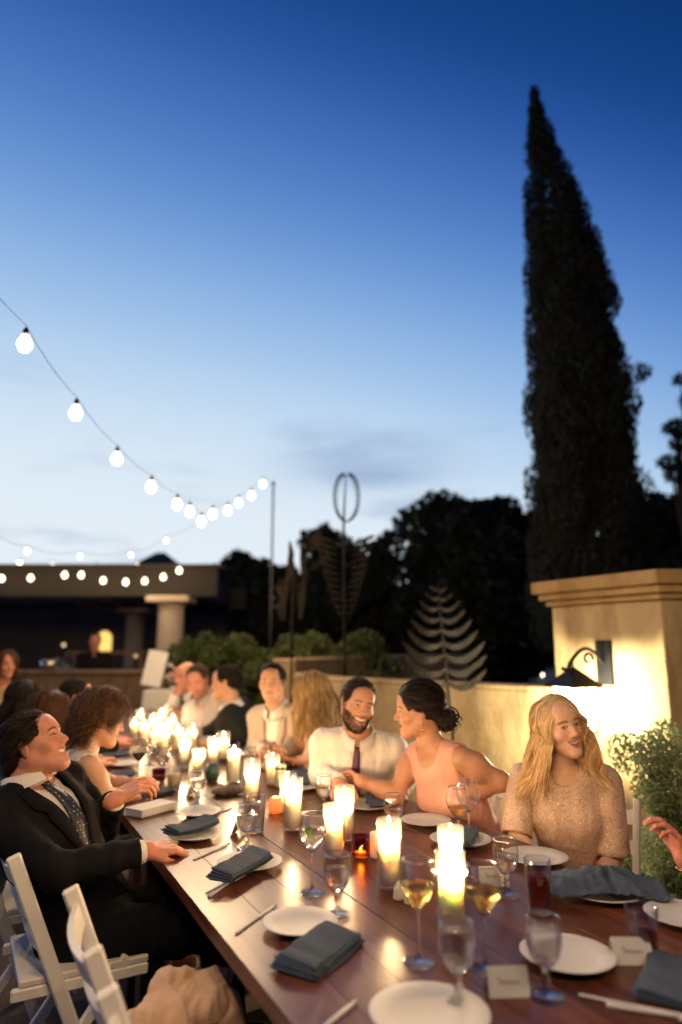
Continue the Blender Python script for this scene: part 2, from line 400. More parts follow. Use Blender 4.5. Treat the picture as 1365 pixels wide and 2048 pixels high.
wall_run('raised_wall', [(2.94, 6.86), (3.7, 7.31), (4.5, 7.79), (5.5, 8.39), (7.0, 9.2)], 1.30, -.3, STU, 'higher cream rendered wall behind the low garden wall', cap=.05)
def build_pier():
    A, B, C, D = (3.65, 3.78), (3.65, 2.86), (5.4, 1.98), (5.4, 3.78)
    e = empty('stucco_pier', (B[0], B[1], 0), 'tall cream stucco pier with moulded cap carrying the lit lantern', 'wall')
    poly = lambda ov: [(A[0]-ov-B[0], A[1]+ov-B[1]), (B[0]-ov-B[0], B[1]-ov*.65-B[1]), (C[0]-B[0], C[1]-ov*1.1-B[1]), (D[0]-B[0], D[1]+ov-B[1])]
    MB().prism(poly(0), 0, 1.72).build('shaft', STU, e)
    m = MB(); m.prism(poly(.03), 1.722, 1.76)
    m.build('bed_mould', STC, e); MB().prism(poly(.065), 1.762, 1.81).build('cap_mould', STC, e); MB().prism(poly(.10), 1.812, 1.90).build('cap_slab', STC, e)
    for ob in e.children:
        b = ob.modifiers.new('b', 'BEVEL'); b.width = .012; b.segments = 2
build_pier()
def build_lantern():
    IRON = mat('black_iron', (.012, .012, .014), .5, metal=.6, noise=.3, nscale=30)
    bp = at_x(1212, 1325, 3.65); c = at_x(1150, 1400, 3.30)
    e = empty('wall_lantern', (3.65, bp[1], 1.0), 'lit black iron wall lantern on a scroll bracket behind the blonde woman', 'lantern')
    o = Vector(e.location); L = Vector(c) - o
    MB().box((-.012, 0, bp[2]-1.0), (.024, .13, .29), bev=.008).build('back_plate', IRON, e)
    zt = bp[2] - 1.0; hz = float(at_x(1150, 1332, 3.30)[2]) - 1.0
    ly = float(L.y); lx = float(L.x)
    br = MB(); pts = []
    for t in np.linspace(0, 1, 22):
        pts.append((lx*t*1.02 - .02, ly*t, zt + .0 + .10*math.sin(t*math.pi*.95) - .02*t))
    pts += [(lx*1.02-.02 + .035*math.cos(a) - .035, ly, zt - .02 + .016 + .035*math.sin(a)) for a in np.linspace(0, -2.4, 8)]
    br.tube(pts, .013, 8).build('bracket', IRON, e)
    sp = MB(); sc = [( lx*.55 + (.05 - .008*a)*math.cos(a), ly*.55, zt + .02 + (.05 - .008*a)*math.sin(a)) for a in np.linspace(0, 5.2, 20)]
    sp.tube(sc, .010, 6).build('scroll', IRON, e)
    zr = hz                                                  # underside apex of the ring
    rf = MB(); w = .122; zb = float(at_x(1150, 1370, 3.30)[2]) - 1.0
    rf.add([(lx-w, ly-w, zb), (lx+w, ly-w, zb), (lx+w, ly+w, zb), (lx-w, ly+w, zb), (lx, ly, zr), (lx-w, ly-w, zb-.012), (lx+w, ly-w, zb-.012), (lx+w, ly+w, zb-.012), (lx-w, ly+w, zb-.012), (lx, ly, zr-.03)],
           [(0,1,4), (1,2,4), (2,3,4), (3,0,4), (6,5,9), (7,6,9), (8,7,9), (5,8,9), (0,5,6,1), (1,6,7,2), (2,7,8,3), (3,8,5,0)]).build('roof', IRON, e)
    MB().tube([(lx, ly, zr-.01), (lx, ly, zr+.03), (lx, ly, zt+.02)], .007, 8).build('hanger', IRON, e)
    z0 = float(at_x(1150, 1462, 3.30)[2]) - 1.0; a = .098; b = .085
    fr = MB()
    for sx, sy in ((-1,-1), (1,-1), (1,1), (-1,1)): fr.tube([(lx+sx*a, ly+sy*a, zb-.01), (lx+sx*b, ly+sy*b, z0)], .006, 4)
    fr.box((lx, ly, z0), (2*b+.014, 2*b+.014, .01)).build('frame', IRON, e)
    PANE = thin_glass('frosted_pane', (.95, .95, .93), .1, .3, .05, film=.5)
    for (p, q) in (((-1,-1), (1,-1)), ((1,-1), (1,1)), ((1,1), (-1,1)), ((-1,1), (-1,-1))):
        k = .93
        MB().add([(lx+p[0]*b*k, ly+p[1]*b*k, z0+.008), (lx+q[0]*b*k, ly+q[1]*b*k, z0+.008), (lx+q[0]*a*k, ly+q[1]*a*k, zb-.014), (lx+p[0]*a*k, ly+p[1]*a*k, zb-.014)], [(0,1,2,3)]).build('pane', PANE, e)
    MB().lathe([(.002, -.045), (.018, -.035), (.025, -.01), (.02, .015), (.012, .035), (.012, .05)], (lx, ly, (z0+zb)/2), 16).build('bulb', glow('lamp_bulb', (1, .9, .68), 40, True), e)
    lamp((lx, ly, (z0+zb)/2), LANTERN_W, .03, (1, .86, .58), e)
LANTERN_W = 260
build_lantern()

# ------------------------------------------------------------------ planting
def leafcloud(cs, rs, n, size, g, droop=0.0, aspect=.45, shell=.55, up=None):
    """n two-triangle leaves through the volumes of clumps"""
    cs, rs = np.array(cs, float), np.array(rs, float); w = np.prod(rs, 1)**(2/3); k = g.choice(len(cs), n, p=w/w.sum())
    D = g.normal(size=(n, 3)); D /= np.linalg.norm(D, axis=1)[:, None]; rad = g.uniform(shell**3, 1, n)**(1/3)
    P = cs[k] + D*rs[k]*rad[:, None]
    A = D*.7 + g.normal(size=(n, 3))*.8 + np.array([0, 0, -droop])
    if up is not None: A = A*.35 + np.array(up)
    A /= np.linalg.norm(A, axis=1)[:, None]
    B = np.cross(A, g.normal(size=(n, 3))); B /= np.linalg.norm(B, axis=1)[:, None]
    s = size*g.uniform(.55, 1.3, n)[:, None]; Nn = np.cross(A, B)
    V = np.stack([P - A*s*.5, P + B*s*aspect*.5 + Nn*s*.08, P + A*s*.5, P - B*s*aspect*.5 + Nn*s*.08], 1).reshape(-1, 3)
    i = np.arange(n)*4; F = np.stack([i, i+1, i+2, i+3], 1)
    return V, F
def leaf_mat(name, c, v=.35): return mat(name, c, .65, noise=v, nscale=2.5, translucent=.25)
def tree(base, h, clumps, n, leaf, label, lm, trunk_r=.12, name='tree', seed=1, up=None, aspect=.45, group=None, limbs=True):
    g = np.random.default_rng(seed); e = empty(name, (base[0], base[1], 0), label, 'tree', group)
    cs = [np.array(c) for c, r in clumps]; rs = [np.array(r)*np.ones(3) for c, r in clumps]
    V, F = leafcloud(cs, rs, n, leaf, g, aspect=aspect, up=up); link('crown', np_mesh('crown', V, F, False), lm, e)
    m = MB(); m.tube([(0, 0, 0), (.02*h, 0, h*.3), (0, .01*h, h*.62), (0, 0, h*.85)], [trunk_r*1.25, trunk_r, trunk_r*.6, trunk_r*.2], 8)
    if limbs:
        for c in cs[:14]:
            m.tube([(0, 0, h*.28), (c[0]*.4, c[1]*.4, h*.28 + (c[2]-h*.28)*.55), tuple(c)], [trunk_r*.5, trunk_r*.3, trunk_r*.08], 5)
    m.build('trunk', mat('bark', (.05, .035, .025), .9, noise=.3, nscale=12), e)
    return e
def cloud_clumps(w, h, zc, n, r, g, flat=.8):
    out = []
    for _ in range(n):
        a = g.uniform(0, 6.28); q = g.uniform(0, 1)**.5
        zz = g.uniform(-1, 1); k = math.sqrt(max(0, 1 - zz*zz))
        out.append(((w*q*k*math.cos(a), w*q*k*math.sin(a), zc + h*zz), (r*g.uniform(.6, 1.2), r*g.uniform(.6, 1.2), r*flat*g.uniform(.6, 1.2))))
    return out
def build_trees():
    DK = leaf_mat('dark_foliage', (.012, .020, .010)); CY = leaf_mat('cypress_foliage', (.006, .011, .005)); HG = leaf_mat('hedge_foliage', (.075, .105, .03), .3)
    # the cypress: its outline leans a little, narrow at the tip
    b = at(1172, 1290, d=9.0); b[2] = 0
    top = at(1070, 195, d=9.2); H = top[2]; off = np.array([top[0]-b[0], top[1]-b[1]])
    g = np.random.default_rng(5); cl = []; rv = np.array([_r[0], _r[1], 0])
    ys = (190, 300, 430, 600, 800, 1000, 1290); cxs = (1070, 1084, 1112, 1140, 1159, 1177, 1190); hws = (10, 37, 66, 94, 110, 126, 140)
    for i in range(520):
        py = 190 + 1060*g.uniform(0, 1)**.8; c = at(np.interp(py, ys, cxs), py, d=9.1); R_c = np.interp(py, ys, hws)*9.1/FPX; s_ = min(.06 + .20*R_c, .20)
        a = g.uniform(0, 6.28); q = max(0, R_c - s_*.9)*g.uniform(.35, 1)**.5
        cl.append(((c[0]-b[0] + q*math.cos(a), c[1]-b[1] + q*math.sin(a), c[2]), (s_, s_, s_*1.9*g.uniform(.7, 1.4))))
    for (px, py, s_) in ((1228, 600, .12), (1270, 748, .15), (1290, 742, .10), (1266, 805, .13), (1228, 690, .12), (1165, 420, .10)):
        c = at(px, py, d=9.1); cl.append(((c[0]-b[0], c[1]-b[1], c[2]), (s_, s_, s_*1.1)))
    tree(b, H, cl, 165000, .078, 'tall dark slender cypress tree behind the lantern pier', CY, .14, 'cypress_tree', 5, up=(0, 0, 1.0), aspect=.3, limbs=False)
    def far(px, py_top, d, w, seed, label, n=9000, leaf=.30, hh=None, lowz=0.4, nc=34, fl=.8):
        bb = at(px, 1290, d=d); t = at(px, py_top, d=d)[2]; g = np.random.default_rng(seed)
        zc = (t + lowz)/2; cl = cloud_clumps(w*.78, (t - lowz)/2*.8, zc, nc, w*.34, g, fl)
        tree(bb, t, cl, n, leaf, label, DK, .16, 'broadleaf_tree', seed, aspect=.6)
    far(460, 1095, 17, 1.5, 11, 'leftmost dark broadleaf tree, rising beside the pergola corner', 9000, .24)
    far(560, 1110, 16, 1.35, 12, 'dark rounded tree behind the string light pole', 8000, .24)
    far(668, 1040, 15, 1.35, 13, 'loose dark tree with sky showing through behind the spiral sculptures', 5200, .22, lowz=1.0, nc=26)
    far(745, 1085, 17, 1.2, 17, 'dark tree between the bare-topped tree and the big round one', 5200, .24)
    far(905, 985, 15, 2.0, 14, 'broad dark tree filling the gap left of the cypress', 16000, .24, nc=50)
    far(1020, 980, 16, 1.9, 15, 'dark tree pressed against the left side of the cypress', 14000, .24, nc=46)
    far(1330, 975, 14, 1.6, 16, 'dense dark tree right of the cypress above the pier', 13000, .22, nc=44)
    # a pine at the right edge shows separate tufts
    pb = at(1400, 1290, d=12); g = np.random.default_rng(21); cl = []
    for (px, py, r) in ((1352, 855, .22), (1338, 925, .20), (1362, 760, .14), (1375, 885, .3), (1400, 800, .35), (1410, 930, .4), (1420, 700, .3), (1350, 950, .2), (1385, 955, .25)):
        q = at(px, py, d=12); cl.append(((q[0]-pb[0], q[1]-pb[1], q[2]), (r, r, r*.7)))
    tree(pb, at(1420, 690, d=12)[2], cl, 4200, .16, 'pine at the right edge with separate needle tufts against the sky', DK, .14, 'pine_tree', 22, aspect=.16)
    # hedge shrubs
    for i, (px, pt, d, w, lab) in enumerate(((405, 1262, 9.6, .75, 'clipped green shrub beside the stone column, leftmost of the hedge row'), (480, 1268, 9.2, .72, 'green shrub in the hedge row behind the dark suited man'),
                                          (575, 1256, 8.9, .8, 'green shrub in the hedge row behind the bow tie man'), (675, 1248, 8.7, .85, 'rightmost green shrub of the hedge row behind the cream wall'))):
        bb = at(px, 1290, d=d); t = at(px, pt, d=d)[2]; g = np.random.default_rng(40+i)
        cl = cloud_clumps(w*.75, t*.38, t*.52, 40, w*.3, g, .9)
        e = empty('hedge_shrub', (bb[0], bb[1], 0), lab, 'shrub', 'shrubs of the hedge row')
        V, F = leafcloud([c for c, r in cl], [r for c, r in cl], 15000, .075, g, aspect=.55, shell=.75); link('foliage', np_mesh('foliage', V, F, False), HG, e)
        m = MB()
        for j in range(5): m.tube([(0, 0, 0), (.1*math.cos(j*1.3), .1*math.sin(j*1.3), t*.3), (.4*math.cos(j*1.3), .4*math.sin(j*1.3), t*.6)], [.03, .022, .01], 5)
        m.build('stem', mat('bark'), e)
    # pale small-leaved shrub against the pier
    bb = at_x(1345, 1640, 2.98); bb[2] = 0; g = np.random.default_rng(60)
    e = empty('lavender_shrub', bb, 'bushy pale green small leaved shrub lit by the lantern at the right edge', 'shrub')
    cl = []
    for i in range(46):
        a = g.uniform(0, 6.28); q = g.uniform(0, .38); cl.append(((q*math.cos(a), q*math.sin(a), g.uniform(.12, 1.02) - q*.25), (.09, .09, .11)))
    V, F = leafcloud([c for c, r in cl], [r for c, r in cl], 25000, .028, g, aspect=.42, shell=.15); link('foliage', np_mesh('foliage', V, F, False), leaf_mat('pale_foliage', (.25, .31, .15), .35), e)
    m = MB()
    for c, r in cl[:26]: m.tube([(0, 0, 0), (c[0]*.5, c[1]*.5, c[2]*.55), c], [.008, .005, .002], 4)
    m.build('stem', mat('bark'), e)
build_trees()

# ------------------------------------------------------------------ pergola, bar end of the terrace
def build_pergola():
    TIM = mat('dark_timber', (.022, .019, .017), .8, noise=.3, nscale=6, stretch=(1, 6, 6)); STN = mat('cast_stone', (.50, .42, .34), .85, noise=.15, nscale=6, bump=.3)
    c1 = at(340, 1290, d=11.0); c2 = at(240, 1290, d=14.0)
    e = empty('pergola', (c1[0], c1[1], 0), 'long dark pergola on pale round stone columns at the far left', 'pergola')
    zt, zb = at(300, 1128, d=11.0)[2], at(300, 1192, d=11.0)[2]
    rv = np.array([_r[0], _r[1], 0]); fv = np.array([_f[0], _f[1], 0]); fv /= np.linalg.norm(fv); ang = -YAW
    rot = Matrix.Rotation(ang, 3, 'Z')
    def pb(r0, r1, f0, f1, z0, z1): 
        c = rv*(r0+r1)/2 + fv*(f0+f1)/2; return (c[0], c[1], (z0+z1)/2), (r1-r0, f1-f0, z1-z0), rot
    MB().box(*pb(-9, .75, -.16, .10, zb, zt-.06)).build('beam', TIM, e); MB().box(*pb(-9, .85, -.26, .2, zt-.058, zt)).build('fascia', TIM, e)
    MB().box(*pb(-9, .7, 3.6, 3.86, zb-.02, zt-.08)).build('beam', TIM, e)
    for i in range(14): MB().box(*pb(-8.6+i*.68, -8.48+i*.68, -.05, 4.0, zb+.02, zt-.07)).build('rafter', TIM, e)
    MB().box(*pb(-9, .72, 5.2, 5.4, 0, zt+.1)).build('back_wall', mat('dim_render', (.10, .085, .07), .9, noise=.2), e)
    def column(f, r, s):
        h = zb - .002; c = rv*r + fv*f
        prof = [(.27*s, 0), (.27*s, .12), (.23*s, .16), (.225*s, h*.4), (.20*s, h-.22), (.205*s, h-.2), (.20*s, h-.17), (.24*s, h-.13), (.25*s, h-.10)]
        MB().lathe(prof, (c[0], c[1], 0), 24).build('column', STN, e); MB().box((c[0], c[1], h-.05), (.68*s, .68*s, .10), rot, bev=.015).build('capital', STN, e)
    column(0, 0, 1.0); column(0, -3.6, 1.0); column(3.73, .1 + float((c2-c1)@rv)*1.0, .95); column(0, -7.2, 1.0)
    # lit arched doorway in the back wall
    cc = at(203, 1285, d=15.9) - c1; m = MB(); w = .17; pts = [(-w, -.45), (w, -.45)] + [(w*math.cos(a), .1 + w*math.sin(a)) for a in np.linspace(0, math.pi, 9)]
    base = rv*float(cc@rv) + fv*5.19
    m.add([(base + rv*x + np.array([0, 0, cc[2] + c1[2] + z])) for x, z in pts], [tuple(range(len(pts)))[::-1]])
    m.build('lit_arch', glow('warm_window', (1, .62, .16), 1.4), e)
    # hipped roof beyond
    r0 = at(322, 1105, d=19); r1l, r1r = at(268, 1150, d=19), at(382, 1165, d=19)
    h = empty('roof_pavilion', (r0[0], r0[1], 0), 'dark pyramid roofed pavilion rising behind the pergola end', 'building')
    w = float(np.linalg.norm(r1r - r1l))*.62; zz = float(r1l[2]) - .1; zp = float(r0[2])
    m = MB(); m.add([tuple(rot @ Vector(p)) for p in ((-w, -w, zz), (w, -w, zz), (w, w, zz), (-w, w, zz), (-.12, 0, zp), (.12, 0, zp))], [(0,1,5,4), (1,2,5), (2,3,4,5), (3,0,4), (3,2,1,0)]).build('roof', mat('slate_roof', (.05, .05, .055), .8, noise=.3), h)
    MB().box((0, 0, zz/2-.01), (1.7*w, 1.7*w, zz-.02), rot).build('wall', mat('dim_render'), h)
build_pergola()
# ------------------------------------------------------------------ string lights
BULB = glow('filament_bulb', (1, .84, .58), 3.2, True); SOCK = mat('black_rubber', (.004, .004, .004), .9, spec=.05)
BULB_W = 30.0
def string_light(pts, label, power=1.0, r=.039, sag=.05, ends=()):
    """pts: bulb centres in order; the cable dips between its sockets"""
    e = empty('string_light', pts[0]*[1, 1, 0], label, 'string light', 'strings of festoon bulbs'); o = pts[0]*[1, 1, 0]
    bm = MB().lathe([(.0005, -r*1.25), (r*.6, -r*1.05), (r, -r*.3), (r*.95, r*.25), (r*.6, r*.95), (r*.45, r*1.3)], (0,0,0), 14).mesh('bulb'); sm = MB().lathe([(.0005, r*1.2), (r*.36, r*1.2), (r*.38, r*2.0), (.0005, r*2.5)], (0,0,0), 8).mesh('socket')
    cab = []; path = list(ends[:1]) + [p + np.array([0, 0, r*2.6]) for p in pts] + list(ends[1:])
    for a, b in zip(path[:-1], path[1:]):
        for t in np.linspace(0, 1, 6)[:-1]: cab.append(a*(1-t) + b*t - np.array([0, 0, sag*4*t*(1-t)]) - o)
    cab.append(path[-1] - o); MB().tube(cab, .002, 5).build('cable', SOCK, e)
    for p in pts:
        b = link('bulb', bm, BULB, e); b.location = p - o; s = link('socket', sm, SOCK, e); s.location = p - o
        lamp(p - o, BULB_W*power, .012, (1, .67, .35), e)
def strings():
    A = [(50, 688, 3.6), (152, 826, 4.2), (234, 918, 4.9), (303, 974, 5.5), (355, 1009, 6.1), (380, 1023, 6.5), (403, 1043, 6.9), (426, 1028, 7.3), (456, 1021, 7.7), (478, 1006, 8.1), (503, 991, 8.5), (526, 968, 9.0)]
    P = [at(x, y, d=d) for x, y, d in A]
    # unseen overhead run of the string, bulbs added to warm the near guests
    back = [np.array(q) for q in ((2.9, -1.0, 3.15), (2.3, -.80, 3.05), (1.7, -.62, 2.97), (1.12, -.42, 2.92), (.58, -.16, 2.88), (.12, .20, 2.84), (-.22, .70, 2.80), (-.40, 1.35, 2.76), (-.42, 2.05, 2.74))]
    pole_top = at(541, 955, d=9.05)
    string_light(back + P, 'festoon bulbs swooping from the upper left down to the thin pole', 1.0, sag=.03, ends=(back[0]*2 - back[1], pole_top))
    B = [(-30, 1150), (4, 1157), (62, 1156), (130, 1150), (163, 1150), (207, 1161), (252, 1164), (290, 1162), (327, 1154), (359, 1141)]
    string_light([at(x, y, d=10.55) for x, y in B], 'row of festoon bulbs hung along the pergola beam', .13, .038)
    string_light([at(x, y, d=12.5) for x, y in ((40, 1128), (106, 1132), (194, 1134), (275, 1132))], 'second shorter row of bulbs deeper over the pergola', .13, .040)
    string_light([at(x, y, d=d) for x, y, d in ((-20, 1068, 6.5), (55, 1102, 7.2), (160, 1113, 8), (263, 1110, 8.8), (333, 1081, 9.3))], 'faint bulbs strung against the bright sky above the pergola', .12, .022, ends=(at(-90, 1020, d=6), at(415, 1030, d=9.6)))
    ST = mat('galvanised_pole', (.05, .05, .055), .5, metal=.7)
    b = at(541, 1290, d=9.05); e = empty('light_pole', (b[0], b[1], 0), 'thin metal pole holding up the string lights', 'pole')
    MB().tube([(0, 0, 0), (0, 0, pole_top[2])], .014, 10).build('shaft', ST, e); MB().lathe([(.028, 0), (.03, .02), (.012, .05), (.0005, .055)], (0, 0, pole_top[2]), 10).build('finial', ST, e); MB().lathe([(.18, 0), (.18, .02), (.05, .03), (.03, .1)], (0,0,0), 16).build('foot', ST, e)
strings()

# ------------------------------------------------------------------ garden sculptures of cut metal
BRZ = mat('weathered_copper', (.015, .009, .006), .7, metal=.1, spec=.15, noise=.5, nscale=14, dirt=(.016, .017, .014), dirt_scale=9)
def blade(m, pts, widths, nrm=(0, 1, 0), th=.004):
    """a curved flat blade along pts"""
    pts = [Vector(p) for p in pts]; n = len(pts); P = []; nn = Vector(nrm)
    for i, p in enumerate(pts):
        t = (pts[min(i+1, n-1)] - pts[max(i-1, 0)]).normalized(); s = t.cross(nn).normalized()*widths[i]; k = nn*th
        P += [p - s - k, p + s - k, p + s*1.0 + k, p - s + k]
    F = [(i*4+j, i*4+(j+1) % 4, i*4+4+(j+1) % 4, i*4+4+j) for i in range(n-1) for j in range(4)] + [(3,2,1,0), (4*n-4, 4*n-3, 4*n-2, 4*n-1)]
    m.add(P, F, False)
def sculptures():
    k = lambda d: d/FPX
    # fern: pairs of upswept blades on a leaning stem
    d = 4.9; b = at(906, 1470, d=d); e = empty('fern_sculpture', (b[0], b[1], 0), 'rusty metal fern sculpture with curling paired fronds in front of the low wall', 'sculpture'); e.rotation_euler.z = -YAW
    def loc(px, py): 
        q = at(px, py, d=d) - np.array([b[0], b[1], 0]); return Vector((float(q @ _r), 0, float(q[2])))
    top, bot = loc(884, 1158), loc(906, 1470)
    MB().tube([(bot.x, 0, 0), tuple(bot), tuple(loc(897, 1360)), tuple(loc(890, 1260)), tuple(top)], [.013, .012, .011, .008, .003], 8).build('stem', BRZ, e)
    for i, (py, w) in enumerate(((1366, 80), (1338, 86), (1310, 84), (1284, 74), (1258, 62), (1234, 52), (1212, 42), (1192, 30), (1174, 18))):
        sx = np.interp(py, [1158, 1260, 1360, 1470], [884, 890, 897, 906])
        for s in (-1, 1):
            rise = .0 if i else .012
            P = [loc(sx + s*w*t, py - 34*(w/86)*(t**1.6) + 22*(w/86)*math.sin(t*math.pi*.9) + rise) for t in np.linspace(0, 1, 9)]
            m = MB(); blade(m, [(p.x, .035*s*(i % 2) + .05*math.sin(t*3)*s, p.z) for p, t in zip(P, np.linspace(0, 1, 9))], [.005 + .028*(w/86)*math.sin(min(1, t*1.05)*math.pi)**.7*(.6 + .5*t) for t in np.linspace(.03, .97, 9)], (0, 1, .25)); m.build('frond', BRZ, e)
    # wind spinner with an oval ring of vanes above a V of rungs
    d = 6.6; b = at(690, 1290, d=d); e = empty('spinner_sculpture', (b[0], b[1], 0), 'tall copper wind spinner with an oval ring of vanes above a ribbed V', 'sculpture'); e.rotation_euler.z = -YAW; bb = b
    def loc2(px, py):
        q = at(px, py, d=d) - np.array([bb[0], bb[1], 0]); return Vector((float(q @ _r), 0, float(q[2])))
    MB().tube([(0, 0, 0), tuple(loc2(690, 1250)), tuple(loc2(688, 1030)), tuple(loc2(693, 930))], [.02, .016, .013, .005], 8).build('shaft', BRZ, e)
    for i in range(13):
        t = i/12; y = 1075 + 165*t; w = 55*(1 - t)**.75 + 3
        for s in (-1, 1):
            m = MB(); P = [loc2(690 + s*w*(.55 + .45*q), y - 9*(1-t)*q + 3*math.sin(q*3)) for q in np.linspace(0, 1, 6)]
            P = [loc2(690 + s*w*q, y + 8*(1 - q)*(1 - t) - 10*q*q*(1-t)) for q in np.linspace(.25, 1.05, 6)]
            blade(m, [(p.x, .03*s, p.z) for p in P], [.004, .008, .012, .016, .018, .010], (0, 1, .3)); m.build('rib', BRZ, e)
    for s in (-1, 1):
        m = MB(); P = [loc2(690 + s*(3 + 54*(1-t)**.75), 1075 + 168*t) for t in np.linspace(0, 1, 12)]; m.tube(P, .007, 6).build('rail', BRZ, e)
        m = MB(); P = [loc2(694 + s*27*math.sin(a)**.8, 980 - 52*math.cos(a)) for a in np.linspace(.12, math.pi-.05, 16)]; m.tube(P, .006, 6).build('ring_rail', BRZ, e)
        for j in range(1, 15):
            a = .12 + (math.pi-.17)*j/15; p = loc2(694 + s*27*math.sin(a)**.8, 980 - 52*math.cos(a)); q = loc2(694 + s*(27*math.sin(a)**.8 - 9), 980 - 52*math.cos(a) + 5); m = MB(); blade(m, [tuple(p), tuple((p+q)/2), tuple(q)], [.010, .013, .004], (0, 1, .2)); m.build('vane', BRZ, e)
    # bird-like spinner with long upright blades
    d = 7.0; b = at(584, 1290, d=d); bb3 = b; e = empty('blade_sculpture', (b[0], b[1], 0), 'copper sculpture of long upright blades on a thin post left of the ribbed spinner', 'sculpture'); e.rotation_euler.z = -YAW
    def loc3(px, py):
        q = at(px, py, d=d) - np.array([bb3[0], bb3[1], 0]); return Vector((float(q @ _r), 0, float(q[2])))
    MB().tube([(0, 0, 0), tuple(loc3(584, 1250)), tuple(loc3(586, 1130))], [.016, .013, .008], 8).build('post', BRZ, e)
    for pts, wd in (([(577, 1076), (580, 1100), (577, 1140), (570, 1180), (562, 1215), (566, 1240)], (.008, .03, .035, .03, .05, .03)), ([(601, 1074), (603, 1110), (606, 1150), (604, 1200), (601, 1238)], (.01, .028, .026, .03, .02)),
                    ([(640, 1050), (630, 1075), (615, 1092), (600, 1100)], (.01, .07, .05, .01)), ([(562, 1155), (558, 1170), (560, 1185), (572, 1190)], (.02, .05, .04, .01)), ([(585, 1120), (592, 1165), (596, 1210)], (.01, .02, .008)), ([(612, 1140), (640, 1120), (660, 1100)], (.008, .03, .01))):
        m = MB(); blade(m, [(loc3(*p).x, .04*math.sin(i*1.2), loc3(*p).z) for i, p in enumerate(pts)], wd, (0, 1, .15)); m.build('blade', BRZ, e)
    m = MB(); m.tube([tuple(loc3(575, 1150)), tuple(loc3(606, 1150))], .006, 6).build('crossbar', BRZ, e)
sculptures()

